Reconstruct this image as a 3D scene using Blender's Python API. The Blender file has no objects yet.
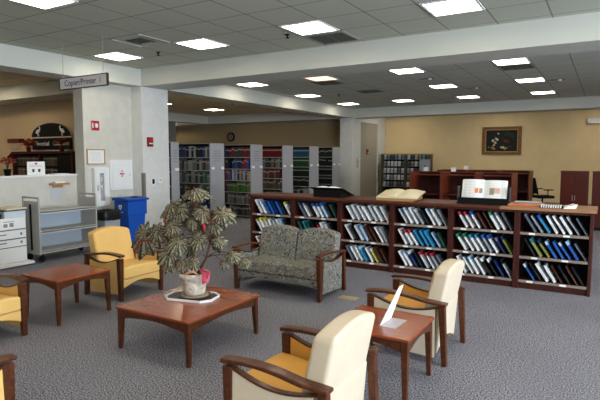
import bpy, bmesh, math, random
from mathutils import Vector, Matrix
random.seed(7)
PI = math.pi
scn = bpy.context.scene
col = scn.collection

# ------------------------------------------------------------------ materials
def new_mat(name):
    m = bpy.data.materials.new(name); m.use_nodes = True
    nt = m.node_tree
    return m, nt, nt.nodes['Principled BSDF']
def plain(name, c, rough=.5, metal=0, spec=.22, noise=0, nscale=30, bump=0, coat=0):
    m, nt, b = new_mat(name)
    b.inputs['Base Color'].default_value = (*c, 1)
    b.inputs['Roughness'].default_value = rough
    b.inputs['Metallic'].default_value = metal
    b.inputs['Specular IOR Level'].default_value = spec
    b.inputs['Coat Weight'].default_value = coat
    if noise or bump:
        tc = nt.nodes.new('ShaderNodeTexCoord'); n = nt.nodes.new('ShaderNodeTexNoise')
        n.inputs['Scale'].default_value = nscale; n.inputs['Detail'].default_value = 4
        nt.links.new(tc.outputs['Object'], n.inputs['Vector'])
        if noise:
            r = nt.nodes.new('ShaderNodeValToRGB')
            r.color_ramp.elements[0].position = .3; r.color_ramp.elements[1].position = .7
            r.color_ramp.elements[0].color = (*[v*(1-noise) for v in c], 1)
            r.color_ramp.elements[1].color = (*[min(1, v*(1+noise)) for v in c], 1)
            nt.links.new(n.outputs['Fac'], r.inputs['Fac']); nt.links.new(r.outputs['Color'], b.inputs['Base Color'])
        if bump:
            bp = nt.nodes.new('ShaderNodeBump'); bp.inputs['Strength'].default_value = bump; bp.inputs['Distance'].default_value = .01
            nt.links.new(n.outputs['Fac'], bp.inputs['Height']); nt.links.new(bp.outputs['Normal'], b.inputs['Normal'])
    return m
def wood(name, c1, c2, rough=.25, scale=(2, 25, 25), coat=.3):
    m, nt, b = new_mat(name)
    tc = nt.nodes.new('ShaderNodeTexCoord'); mp = nt.nodes.new('ShaderNodeMapping')
    mp.inputs['Scale'].default_value = scale
    n = nt.nodes.new('ShaderNodeTexNoise'); n.inputs['Scale'].default_value = 2; n.inputs['Detail'].default_value = 5
    r = nt.nodes.new('ShaderNodeValToRGB')
    r.color_ramp.elements[0].position = .3; r.color_ramp.elements[1].position = .7
    r.color_ramp.elements[0].color = (*c1, 1); r.color_ramp.elements[1].color = (*c2, 1)
    nt.links.new(tc.outputs['Object'], mp.inputs['Vector']); nt.links.new(mp.outputs['Vector'], n.inputs['Vector'])
    nt.links.new(n.outputs['Fac'], r.inputs['Fac']); nt.links.new(r.outputs['Color'], b.inputs['Base Color'])
    b.inputs['Roughness'].default_value = rough; b.inputs['Specular IOR Level'].default_value = .3; b.inputs['Coat Weight'].default_value = coat; b.inputs['Coat Roughness'].default_value = .15
    return m
def emis(name, c, s):
    m, nt, b = new_mat(name)
    b.inputs['Base Color'].default_value = (.8, .8, .8, 1)
    b.inputs['Emission Color'].default_value = (*c, 1); b.inputs['Emission Strength'].default_value = s
    return m
def carpet():
    m, nt, b = new_mat('carpet')
    tc = nt.nodes.new('ShaderNodeTexCoord')
    n = nt.nodes.new('ShaderNodeTexNoise'); n.inputs['Scale'].default_value = 92; n.inputs['Detail'].default_value = 3; n.inputs['Roughness'].default_value = .75
    r = nt.nodes.new('ShaderNodeValToRGB'); cr = r.color_ramp
    cr.elements[0].position = .43; cr.elements[0].color = CARPET_D; cr.elements[1].position = .58; cr.elements[1].color = CARPET_L
    n2 = nt.nodes.new('ShaderNodeTexNoise'); n2.inputs['Scale'].default_value = .7; n2.inputs['Detail'].default_value = 3
    mx = nt.nodes.new('ShaderNodeMix'); mx.data_type = 'RGBA'; mx.blend_type = 'MULTIPLY'
    r2 = nt.nodes.new('ShaderNodeValToRGB'); r2.color_ramp.elements[0].color = (.86, .86, .86, 1); r2.color_ramp.elements[0].position = .35; r2.color_ramp.elements[1].position = .65
    nt.links.new(tc.outputs['Object'], n.inputs['Vector']); nt.links.new(tc.outputs['Object'], n2.inputs['Vector'])
    nt.links.new(n.outputs['Fac'], r.inputs['Fac']); nt.links.new(n2.outputs['Fac'], r2.inputs['Fac'])
    mx.inputs['Factor'].default_value = 1
    nt.links.new(r.outputs['Color'], mx.inputs['A']); nt.links.new(r2.outputs['Color'], mx.inputs['B'])
    nt.links.new(mx.outputs['Result'], b.inputs['Base Color'])
    b.inputs['Roughness'].default_value = .95; b.inputs['Specular IOR Level'].default_value = .1
    return m
CARPET_D = (.026, .026, .036, 1); CARPET_L = (.41, .40, .455, 1)
def tiles(name, x0, y0, c):
    m, nt, b = new_mat(name)
    tc = nt.nodes.new('ShaderNodeTexCoord'); mp = nt.nodes.new('ShaderNodeMapping')
    mp.inputs['Location'].default_value = (-x0/.635, -y0/.645, 0); mp.inputs['Scale'].default_value = (1/.635, 1/.645, 1)
    br = nt.nodes.new('ShaderNodeTexBrick'); br.offset = 0; br.squash = 1
    br.inputs['Scale'].default_value = 1; br.inputs['Brick Width'].default_value = 1; br.inputs['Row Height'].default_value = 1
    br.inputs['Mortar Size'].default_value = .014; br.inputs['Mortar Smooth'].default_value = 0.1
    br.inputs['Color1'].default_value = (*c, 1); br.inputs['Color2'].default_value = (*[v*.97 for v in c], 1)
    br.inputs['Mortar'].default_value = (*[v*.42 for v in c], 1)
    n = nt.nodes.new('ShaderNodeTexNoise'); n.inputs['Scale'].default_value = 60; n.inputs['Detail'].default_value = 3
    bp = nt.nodes.new('ShaderNodeBump'); bp.inputs['Strength'].default_value = .25; bp.inputs['Distance'].default_value = .004
    nt.links.new(tc.outputs['Object'], mp.inputs['Vector']); nt.links.new(mp.outputs['Vector'], br.inputs['Vector'])
    nt.links.new(br.outputs['Color'], b.inputs['Base Color'])
    nt.links.new(tc.outputs['Object'], n.inputs['Vector']); nt.links.new(n.outputs['Fac'], bp.inputs['Height']); nt.links.new(bp.outputs['Normal'], b.inputs['Normal'])
    b.inputs['Roughness'].default_value = .9; b.inputs['Specular IOR Level'].default_value = .1
    return m
def mottled(name):
    m, nt, b = new_mat(name)
    tc = nt.nodes.new('ShaderNodeTexCoord')
    v = nt.nodes.new('ShaderNodeTexNoise'); v.inputs['Scale'].default_value = 26; v.inputs['Detail'].default_value = 4; v.inputs['Distortion'].default_value = 1.6
    r = nt.nodes.new('ShaderNodeValToRGB'); cr = r.color_ramp
    cr.elements[0].position = .30; cr.elements[0].color = (.015, .018, .028, 1)
    cr.elements[1].position = .75; cr.elements[1].color = (.40, .37, .30, 1)
    for p, c in ((.42, (.05, .06, .085)), (.47, (.42, .34, .19)), (.51, (.04, .055, .08)), (.56, (.09, .13, .18)), (.59, (.55, .48, .33)), (.64, (.07, .09, .12)), (.69, (.22, .27, .30))):
        e = cr.elements.new(p); e.color = (*c, 1)
    nt.links.new(tc.outputs['Object'], v.inputs['Vector']); nt.links.new(v.outputs['Fac'], r.inputs['Fac'])
    nt.links.new(r.outputs['Color'], b.inputs['Base Color']); b.inputs['Roughness'].default_value = .85
    b.inputs['Specular IOR Level'].default_value = .2
    return m
def leaf_mat():
    m, nt, b = new_mat('leaf')
    uv = nt.nodes.new('ShaderNodeUVMap'); sx = nt.nodes.new('ShaderNodeSeparateXYZ')
    nt.links.new(uv.outputs['UV'], sx.inputs['Vector'])
    def mt(op, a, bb=None):
        n = nt.nodes.new('ShaderNodeMath'); n.operation = op
        for i, q in enumerate((a, bb)):
            if q is None: continue
            if isinstance(q, (int, float)): n.inputs[i].default_value = q
            else: nt.links.new(q, n.inputs[i])
        return n.outputs[0]
    w = mt('ABSOLUTE', mt('SINE', mt('MULTIPLY', sx.outputs['X'], 9*PI)))       # 9 radial veins
    vein = mt('LESS_THAN', w, .3)
    w2 = mt('ABSOLUTE', mt('SINE', mt('ADD', mt('MULTIPLY', sx.outputs['Y'], 34), mt('MULTIPLY', w, 5))))
    vein2 = mt('LESS_THAN', w2, .35)
    tc = nt.nodes.new('ShaderNodeTexCoord')
    n = nt.nodes.new('ShaderNodeTexNoise'); n.inputs['Scale'].default_value = 7; nt.links.new(tc.outputs['Object'], n.inputs['Vector'])
    r = nt.nodes.new('ShaderNodeValToRGB'); r.color_ramp.elements[0].position = .38; r.color_ramp.elements[1].position = .62
    r.color_ramp.elements[0].color = (.045, .048, .025, 1); r.color_ramp.elements[1].color = (.11, .075, .030, 1)
    nt.links.new(n.outputs['Fac'], r.inputs['Fac'])
    w18 = mt('ABSOLUTE', mt('SINE', mt('MULTIPLY', sx.outputs['X'], 18*PI)))
    n3 = nt.nodes.new('ShaderNodeTexNoise'); n3.inputs['Scale'].default_value = 55; nt.links.new(tc.outputs['Object'], n3.inputs['Vector'])
    streak = mt('MULTIPLY', mt('POWER', w18, 1.5), mt('MULTIPLY', mt('GREATER_THAN', n3.outputs['Fac'], .47), 1.0))
    m1 = nt.nodes.new('ShaderNodeMix'); m1.data_type = 'RGBA'; m1.inputs['B'].default_value = (.30, .275, .19, 1)
    nt.links.new(r.outputs['Color'], m1.inputs['A']); nt.links.new(mt('MULTIPLY', streak, .8), m1.inputs['Factor'])
    m2 = nt.nodes.new('ShaderNodeMix'); m2.data_type = 'RGBA'; m2.inputs['B'].default_value = (.025, .02, .015, 1)
    nt.links.new(m1.outputs['Result'], m2.inputs['A']); nt.links.new(mt('MULTIPLY', vein, .9), m2.inputs['Factor'])
    nt.links.new(m2.outputs['Result'], b.inputs['Base Color'])
    b.inputs['Roughness'].default_value = .55; b.inputs['Specular IOR Level'].default_value = .2
    return m

M = {}
M['carpet'] = carpet()
M['tile1'] = tiles('ceiling_tile', -.66, 5.74, (.54, .56, .46))
M['tile2'] = tiles('ceiling_tile_rear', -.63, 9.75, (.60, .62, .54))
M['tile3'] = tiles('ceiling_tile_stacks', -.63, 9.75, (.88, .76, .54))  # warm lamplight on the left ceilings is put into this tan
M['wall'] = plain('white_stucco', (.60, .575, .51), .9, noise=.05, nscale=6, bump=.15)
M['beam'] = plain('beam_paint', (.60, .60, .53), .8)
M['column'] = plain('column_paint', (.68, .675, .64), .85, noise=.04, nscale=8, bump=.15)
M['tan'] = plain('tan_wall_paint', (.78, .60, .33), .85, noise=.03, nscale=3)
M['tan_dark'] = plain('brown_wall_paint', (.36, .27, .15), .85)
M['grey_wall'] = plain('grey_wall_paint', (.18, .17, .15), .85)
M['beige'] = plain('beige_wall_paint', (.60, .46, .29), .85)
M['cherry'] = wood('cherry_wood', (.11, .018, .007), (.18, .032, .012), .45, (3, 30, 30), 0)
M['cherry_dark'] = wood('dark_cherry_wood', (.034, .005, .003), (.060, .010, .004), .6, (25, 25, 2.5), 0)
M['walnut'] = wood('chair_wood', (.045, .012, .004), (.105, .029, .008), .35, (20, 20, 20), .12)
M['table_frame'] = wood('table_frame_wood', (.050, .014, .005), (.105, .030, .009), .38, (12, 12, 12), .08)
M['tabletop'] = wood('tabletop_wood', (.21, .040, .010), (.29, .060, .014), .25, (2, 18, 18), .2)
M['counter'] = wood('counter_wood', (.075, .019, .009), (.12, .034, .016), .5, (2, 25, 25), 0)
M['counter_light'] = wood('light_counter_wood', (.30, .15, .075), (.38, .20, .10), .5, (2, 25, 25), 0)
M['gold'] = plain('golden_vinyl', (.66, .34, .07), .5, noise=.05, nscale=5)
M['gold_pale'] = plain('pale_golden_vinyl', (.74, .46, .15), .5, noise=.04, nscale=5)
M['cream'] = plain('cream_vinyl', (.61, .51, .38), .5, noise=.04, nscale=6)
M['fabric'] = mottled('mottled_fabric')
M['leaf'] = leaf_mat()
M['stem'] = plain('stem', (.10, .05, .03), .6)
M['red'] = plain('red', (.45, .02, .02), .4)
M['dkred'] = plain('dark_red', (.20, .015, .015), .5)
M['pink'] = plain('pink', (.75, .12, .2), .5)
M['white'] = plain('white', (.80, .80, .79), .45)
M['paper'] = plain('paper', (.82, .81, .78), .7)
M['offpaper'] = plain('cream_paper', (.80, .70, .48), .7)
M['black'] = plain('black', (.006, .006, .007), .55, spec=.12)
M['blackmat'] = plain('black_plastic_bag', (.012, .012, .012), .35, bump=.6, nscale=18)
M['grey'] = plain('grey_metal', (.36, .37, .38), .4, .3)
M['cart'] = plain('cart_paint', (.42, .41, .38), .45)
M['cartblue'] = plain('cart_back_panel', (.42, .48, .54), .5)
M['endgrey'] = plain('end_panel_paint', (.34, .34, .36), .6)
M['steel'] = plain('steel', (.55, .55, .55), .3, .8)
M['bluebin'] = plain('blue_plastic', (.008, .075, .40), .55)
M['bluebin_d'] = plain('dark_blue_plastic', (.006, .035, .2), .45)
M['wood_tan'] = plain('tan_wood', (.42, .24, .09), .5)
M['pot'] = plain('weathered_pot', (.52, .46, .38), .8, noise=.4, nscale=22, bump=.8)
M['soil'] = plain('soil', (.05, .03, .02), 1)
M['saucer'] = plain('dark_saucer', (.07, .045, .03), .4)
M['orange'] = plain('orange_brown', (.55, .17, .06), .4)
M['patch_tan'] = plain('tan_patch', (.42, .33, .18), .5)
M['glass'] = None
m, nt, b = new_mat('clear_acrylic'); b.inputs['Base Color'].default_value = (.92, .95, 1, 1); b.inputs['Alpha'].default_value = .25; b.inputs['Roughness'].default_value = .1; M['glass'] = m
M['lamp1'] = emis('light_panel_warm_white', (1, .90, .72), 12.0)
M['lamp2'] = emis('light_panel_white', (1, .90, .74), 12.0)
M['lamp_or'] = emis('light_panel_orange', (1, .62, .35), 2.2)
M['lamp3'] = emis('light_panel_stacks', (1, .84, .60), 20.0)
_pm = {}
def cm(c, rough=.5):
    k = (tuple(c), rough)
    if k not in _pm: _pm[k] = plain('colour', c, rough)
    return _pm[k]

# ------------------------------------------------------------------ mesh helpers
def B(): return bmesh.new()
def box(bm, x0, x1, y0, y1, z0, z1, mat=None, mi=0):
    vs = [bm.verts.new((x, y, z)) for x in (x0, x1) for y in (y0, y1) for z in (z0, z1)]
    if mat is not None:
        for v in vs: v.co = mat @ v.co
    for f in ((0, 1, 3, 2), (4, 6, 7, 5), (0, 4, 5, 1), (2, 3, 7, 6), (0, 2, 6, 4), (1, 5, 7, 3)):
        fc = bm.faces.new([vs[i] for i in f]); fc.material_index = mi
    return vs
def prism(bm, pts, axis, a, b, mi=0):
    """polygon in the two axes other than `axis`, extruded from a to b"""
    def P(p, t):
        q = list(p); q.insert(axis, t); return q
    A = [bm.verts.new(P(p, a)) for p in pts]; C = [bm.verts.new(P(p, b)) for p in pts]
    fs = [bm.faces.new(A), bm.faces.new(C[::-1])]
    n = len(pts)
    for i in range(n): fs.append(bm.faces.new((A[i], C[i], C[(i+1) % n], A[(i+1) % n])))
    for f in fs: f.material_index = mi
    return A + C
def tube(bm, path, r, n=8, cap=True):
    path = [Vector(p) for p in path]; rings = []
    rr = r if isinstance(r, (list, tuple)) else [r]*len(path)
    for i, p in enumerate(path):
        d = (path[min(i+1, len(path)-1)] - path[max(i-1, 0)]).normalized()
        u = d.cross(Vector((0, 0, 1)));
        if u.length < .05: u = d.cross(Vector((1, 0, 0)))
        u.normalize(); v = d.cross(u)
        rings.append([bm.verts.new(p + rr[i]*(math.cos(2*PI*k/n)*u + math.sin(2*PI*k/n)*v)) for k in range(n)])
    for a, c in zip(rings, rings[1:]):
        for k in range(n): bm.faces.new((a[k], a[(k+1) % n], c[(k+1) % n], c[k]))
    if cap: bm.faces.new(rings[0][::-1]); bm.faces.new(rings[-1])
def lathe(bm, prof, cx=0, cy=0, n=24):
    rings = [[bm.verts.new((cx+r*math.cos(2*PI*k/n), cy+r*math.sin(2*PI*k/n), z)) for k in range(n)] for r, z in prof]
    for a, c in zip(rings, rings[1:]):
        for k in range(n): bm.faces.new((a[k], a[(k+1) % n], c[(k+1) % n], c[k]))
    bm.faces.new(rings[0][::-1]); bm.faces.new(rings[-1])
def sweep(bm, path, w, h, axis_w=(1, 0, 0)):
    """rectangular section w (along axis_w) by h swept on path"""
    path = [Vector(p) for p in path]; aw = Vector(axis_w); rings = []
    hh = h if isinstance(h, (list, tuple)) else [h]*len(path)
    for i, p in enumerate(path):
        d = (path[min(i+1, len(path)-1)] - path[max(i-1, 0)]).normalized()
        v = aw.cross(d).normalized()
        rings.append([bm.verts.new(p + sx*w/2*aw + sy*hh[i]/2*v) for sx, sy in ((-1, -1), (1, -1), (1, 1), (-1, 1))])
    for a, c in zip(rings, rings[1:]):
        for k in range(4): bm.faces.new((a[k], a[(k+1) % 4], c[(k+1) % 4], c[k]))
    bm.faces.new(rings[0][::-1]); bm.faces.new(rings[-1])
def tag(o, label=None, cat=None, group=None, kind=None):
    if label: o['label'] = label
    if cat: o['category'] = cat
    if group: o['group'] = group
    if kind: o['kind'] = kind
    return o
def obj(name, bm, mat, parent=None, bevel=0, smooth=False, subd=0, seg=2, loc=None):
    bmesh.ops.recalc_face_normals(bm, faces=bm.faces)
    me = bpy.data.meshes.new(name)
    bm.to_mesh(me); bm.free()
    for m_ in (mat if isinstance(mat, (list, tuple)) else [mat]): me.materials.append(m_)
    o = bpy.data.objects.new(name, me); col.objects.link(o)
    if parent is not None: o.parent = parent
    if loc: o.location = loc
    if bevel:
        md = o.modifiers.new('bevel', 'BEVEL'); md.width = bevel; md.segments = seg; md.limit_method = 'ANGLE'; md.angle_limit = .6
        smooth = True
    if subd:
        md = o.modifiers.new('subd', 'SUBSURF'); md.levels = subd; md.render_levels = subd; smooth = True
    if smooth:
        for p in me.polygons: p.use_smooth = True
        if bevel:
            md = o.modifiers.new('wn', 'WEIGHTED_NORMAL'); md.keep_sharp = False
    return o
def empty(name, loc=(0, 0, 0), rz=0):
    o = bpy.data.objects.new(name, None); o.location = loc; o.rotation_euler = (0, 0, rz); o.empty_display_size = .1
    col.objects.link(o); return o
def copy_tree(o, parent=None):
    c = o.copy(); col.objects.link(c); c.parent = parent
    for ch in [x for x in ALL_CH.get(o.name, [])] or list(o.children): copy_tree(ch, c)
    return c
ALL_CH = {}
def bx(name, b6, mat, parent=None, bevel=0, **k):
    bm = B(); box(bm, *b6); return obj(name, bm, mat, parent, bevel, **k)
def struct(name, b6, mat, bevel=0):
    return tag(bx(name, b6, mat, None, bevel), kind='structure')
def ctr(b6):    # box made around its own base centre: returns location + local box
    x0, x1, y0, y1, z0, z1 = b6; c = ((x0+x1)/2, (y0+y1)/2, z0)
    return c, (x0-c[0], x1-c[0], y0-c[1], y1-c[1], 0, z1-z0)
def text_mesh(name, s, size, mat, parent, loc, rot, depth=.002, align='CENTER'):
    cu = bpy.data.curves.new(name, 'FONT'); cu.body = s; cu.size = size; cu.extrude = depth; cu.align_x = align; cu.align_y = 'CENTER'
    t = bpy.data.objects.new(name, cu); col.objects.link(t)
    bpy.context.view_layer.update()
    me = bpy.data.meshes.new_from_object(t.evaluated_get(bpy.context.evaluated_depsgraph_get()))
    bpy.data.objects.remove(t); bpy.data.curves.remove(cu)
    me.materials.clear(); me.materials.append(mat)
    o = bpy.data.objects.new(name, me); col.objects.link(o); o.parent = parent; o.location = loc; o.rotation_euler = rot
    return o

# ------------------------------------------------------------------ the setting
CE, BB = 3.36, 3.03
struct('floor', (-20, 6.4, -5.2, 22, -.1, 0), M['carpet'])
struct('ceiling', (-8, 6.4, -5.2, 7.18, CE, CE+.1), M['tile1'])
struct('ceiling_rear', (-8, 6.4, 7.9, 17.03, CE, CE+.1), M['tile2'])
struct('ceiling_stacks', (-20, -8.53, 7.9, 17.03, CE, CE+.1), M['tile3'])
struct('ceiling_back_room', (-20, -8.53, -5.2, 7.18, CE, CE+.1), M['tile3'])
struct('ceiling_far', (-20, 6.4, 17.73, 22, CE, CE+.1), M['tile2'])
struct('trim_1', (-20, 6.4, 7.18, 7.9, BB, CE+.1), M['beam'])            # beam across the room
struct('trim_2', (-8.53, -8, -5.2, 7.18, BB, CE+.1), M['beam'])          # beam over the half wall
struct('trim_3', (-8.53, -8, 7.9, 17.03, BB, CE+.1), M['beam'])
struct('trim_4', (-20, 6.4, 17.03, 17.73, BB, CE+.1), M['beam'])
struct('trim_5', (-15.2, -14.9, 7.9, 17.03, BB, CE+.1), M['beam'])
struct('trim_6', (-8.53, -8, 7.18, 7.9, 0, BB), M['column'], .01)        # columns
struct('trim_7', (-8.53, -8, 17.03, 17.73, 0, BB), M['column'], .01)
struct('trim_8', (-8.6, -8, 19.43, 20.2, 0, CE), M['column'], .01)
struct('trim_9', (-8.53, -8, 17.73, 19.43, BB, CE), M['column'])
struct('wall_left', (-8.57, -8.3, 6.056, 7.18, 0, BB), M['wall'], .006)  # stub wall with the cabinets
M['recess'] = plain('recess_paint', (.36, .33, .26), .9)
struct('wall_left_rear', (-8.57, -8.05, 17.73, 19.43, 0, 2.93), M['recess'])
struct('trim_11', (-8.57, -8.02, 17.73, 19.43, 2.93, BB), M['column'])  # added pale header imitates light spilling over the recess wall
struct('wall_half', (-8.85, -8.55, -5.2, 6.056, 0, 1.29), M['wall'])
struct('trim_10', (-8.9, -8.52, -5.2, 6.056, 1.29, 1.315), M['white'])   # ledge of the half wall
struct('wall_back_room', (-20, -8.53, 7.92, 8.05, 0, CE), M['beige'])
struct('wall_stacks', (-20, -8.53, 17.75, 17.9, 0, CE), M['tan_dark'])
struct('wall_stacks_side', (-15.2, -14.95, 8.05, 15.15, 0, BB), M['grey_wall'])
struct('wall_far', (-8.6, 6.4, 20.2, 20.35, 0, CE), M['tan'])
struct('wall_outer_left', (-20.1, -20, -5.2, 22, 0, CE), M['beige'])
struct('wall_rear', (-20, 6.4, -5.3, -5.2, 0, CE), M['wall'])
# right wall with three windows (outside the frame, they give the cool daylight)
def wall_right():
    bm = B(); ys = [-5.2, -3.6, -.9, .1, 2.8, 3.8, 6.5, 20.2]
    for i in range(0, 7, 2): box(bm, 6.4, 6.55, ys[i], ys[i+1], 0, CE)
    for i in (1, 3, 5): box(bm, 6.4, 6.55, ys[i], ys[i+1], 0, .75); box(bm, 6.4, 6.55, ys[i], ys[i+1], 2.7, CE)
    tag(obj('wall_right', bm, M['wall']), kind='structure')
    for n_, i in enumerate((1, 3, 5)):
        w = empty('window_%d' % (n_+1), (6.47, (ys[i]+ys[i+1])/2, .75)); tag(w, kind='structure')
        bm = B(); h = (ys[i+1]-ys[i])/2
        for a in (-h, -.03, h-.06): box(bm, -.04, .04, a, a+.06, 0, 1.95)
        box(bm, -.04, .04, -h, h, 0, .06); box(bm, -.04, .04, -h, h, 1.89, 1.95)
        obj('window_frame', bm, M['white'], w)
        L = bpy.data.lights.new('daylight', 'AREA'); L.shape = 'RECTANGLE'; L.size = 1.9; L.size_y = 2*h-.1
        L.energy = DAY; L.color = (.74, .86, 1)
        lo = bpy.data.objects.new('daylight', L); col.objects.link(lo)
        lo.location = (6.62, (ys[i]+ys[i+1])/2, 1.72); lo.rotation_euler = (0, PI/2, 0)
        tag(lo, kind='structure')
DAY = 430
wall_right()

# ------------------------------------------------------------------ ceiling lights, vents, sprinklers
def ceiling_light(x, y, mat, label, group, w=.6, rot=0):
    t = empty('ceiling_light', (x, y, CE)); tag(t, label, 'ceiling light', group)
    bm = B(); h = w/2
    for a in ((-h, h, -h, -h+.03), (-h, h, h-.03, h), (-h, -h+.03, -h+.03, h-.03), (h-.03, h, -h+.03, h-.03)): box(bm, *a, -.012, 0)
    obj('frame', bm, M['white'], t)
    bx('diffuser', (-h+.03, h-.03, -h+.03, h-.03, -.008, -.001), mat, t)
G1 = 'square light panels of the front ceiling'
cols = {-7.3: 'far left', -5.4: 'left', -3.5: 'middle', -1.6: 'right'}
for x, w_ in ((-7.3, 'leftmost lit square panel in front of the beam, near the hanging sign'), (-5.4, 'second lit square panel from the left in front of the beam'),
              (-3.5, 'lit square panel in front of the beam with a dark vent beside it'), (-1.6, 'rightmost and largest lit square panel before the beam')):
    ceiling_light(x, 6.06, M['lamp1'], w_, G1)
ceiling_light(-5.4, 3.42, M['lamp1'], 'lit square ceiling panel cut by the top left edge of the frame', G1)
for x in (-3.5, -1.6, .3, 2.2, 4.1):
    for y in (3.42, .8, -1.8, -4.4)[(0 if x < 5 else 0):]:
        ceiling_light(x, y, M['lamp1'], 'lit square ceiling panel outside the view over the seating', 'light panels outside the frame')
for x in (.3, 2.2, 4.1): ceiling_light(x, 6.06, M['lamp1'], 'lit square ceiling panel outside the view over the seating', 'light panels outside the frame')
G2 = 'square light panels of the rear ceiling'
nm = {-7.38: 'leftmost', -5.5: 'second', -3.54: 'third', -1.58: 'rightmost'}
rw = {10.05: 'nearest row behind the beam', 12.7: 'middle row of the rear ceiling', 15.35: 'farthest row of the rear ceiling'}
for y in rw:
    for x in nm:
        if (x, y) == (-5.5, 12.7): continue
        if (x, y) == (-5.5, 10.05): ceiling_light(x, y, M['lamp_or'], 'dim orange ceiling panel behind the beam', G2); continue
        ceiling_light(x, y, M['lamp2'], '%s lit square panel in the %s' % (nm[x], rw[y]), G2)
    for x in (.38, 2.3): ceiling_light(x, y, M['lamp2'], 'lit square ceiling panel outside the view behind the beam', 'rear light panels outside the frame')
for x in (-7.0, -3.5, -.2, 3): ceiling_light(x, 18.9, M['lamp2'], 'ceiling light panel hidden behind the farthest beam', 'hidden wall-side lights')
ceiling_light(-12.55, 14.7, M['lamp3'], 'warm lit ceiling panel above the grey book stacks', 'light panels over the stacks')
ceiling_light(-12.6, 12.1, M['lamp3'], 'warm lit ceiling panel half hidden by the white column', 'light panels over the stacks')
for x, y in ((-17.5, 16.3), (-10.2, 10.5)): ceiling_light(x, y, M['lamp3'], 'warm lit ceiling panel out of sight over the stacks', 'hidden stack lights')
for x, y in ((-11, 4.6), (-12.6, 6.3), (-15.5, 6.3), (-14, 3)): ceiling_light(x, y, M['lamp3'], 'warm lit ceiling panel of the back room, out of sight', 'hidden back room lights')

def vent(x, y, label, full=True):
    t = empty('ceiling_vent', (x, y, CE)); tag(t, label, 'vent')
    bm = B(); h = .31
    for a in ((-h, h, -h, -h+.04), (-h, h, h-.04, h), (-h, -h+.04, -h+.04, h-.04), (h-.04, h, -h+.04, h-.04)): box(bm, *a, -.01, 0)
    obj('frame', bm, cm((.30, .30, .26)), t)
    bm = B()
    n = 9; s = h-.04
    for k in range(n):
        yy = -s + (k+.5)*2*s/n
        box(bm, -s, s, yy-.022, yy+.004, -.012, -.004)
    box(bm, -.015, .015, -s, s, -.014, -.004)
    obj('louvre', bm, cm((.10, .10, .085)), t)
    bx('backing', (-s, s, -s, s, -.003, -.001), cm((.03, .03, .025)), t)
vent(-3.5, 6.75, 'dark louvred vent beside the middle front light panel')
vent(-5.47, 12.7, 'dark louvred vent between light panels of the middle rear row')
vent(-5.7, 10.75, 'dark louvred vent beside the dim orange light panel')
vent(-1.58, 10.72, 'dark louvred vent just behind the rightmost rear light panel')
t = empty('ceiling_vent', (-6.03, 5.42, CE)); tag(t, 'ceiling vent with small dark grille in a plain tile above the hanging sign', 'vent')
bm = B(); h = .31
for a in ((-h, h, -h, -h+.02), (-h, h, h-.02, h), (-h, -h+.02, -h+.02, h-.02), (h-.02, h, -h+.02, h-.02)): box(bm, *a, -.012, 0)
obj('frame', bm, cm((.42, .42, .36)), t)
bm = B()
for k in range(6): box(bm, -.13, .13, -.12+k*.04, -.10+k*.04, -.016, -.002)
box(bm, -.15, -.13, -.14, .14, -.018, 0); box(bm, .13, .15, -.14, .14, -.018, 0)
obj('grille', bm, cm((.06, .06, .05)), t)
for x, y, l in ((-6.44, 6.16, 'small black sprinkler head near the leftmost front light panel'), (-3.95, 6.22, 'small black sprinkler head beside the middle front light panel'),
                (-6.5, 12.9, 'small dark sprinkler head in the rear ceiling near the stacks'),(-10.5, 13.2, 'small dark sprinkler head in the ceiling over the stacks')):
    t = empty('sprinkler', (x, y, CE)); tag(t, l, 'sprinkler')
    bm = B(); lathe(bm, [(.035, 0), (.035, -.01), (.014, -.015), (.014, -.045), (.03, -.05), (.03, -.055)], n=12)
    obj('head', bm, M['black'], t)
for x, y, l in ((-3.45, 11.3, 'white square sensor dome on a dark track in the rear ceiling'), (-2.9, 13.4, 'tiny white ceiling sensor between the middle and far light rows'),
                (-1.0, 12.95, 'white ceiling dome at the right of the rear ceiling')):
    t = empty('ceiling_sensor', (x, y, CE)); tag(t, l, 'sensor')
    bm = B(); lathe(bm, [(.05, 0), (.048, -.015), (.035, -.03), (.015, -.038)], n=16)
    obj('dome', bm, M['white'], t, smooth=True)
    bx('base_plate', (-.22, .1, -.06, .06, -.006, 0), cm((.2, .2, .18)), t)

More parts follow.
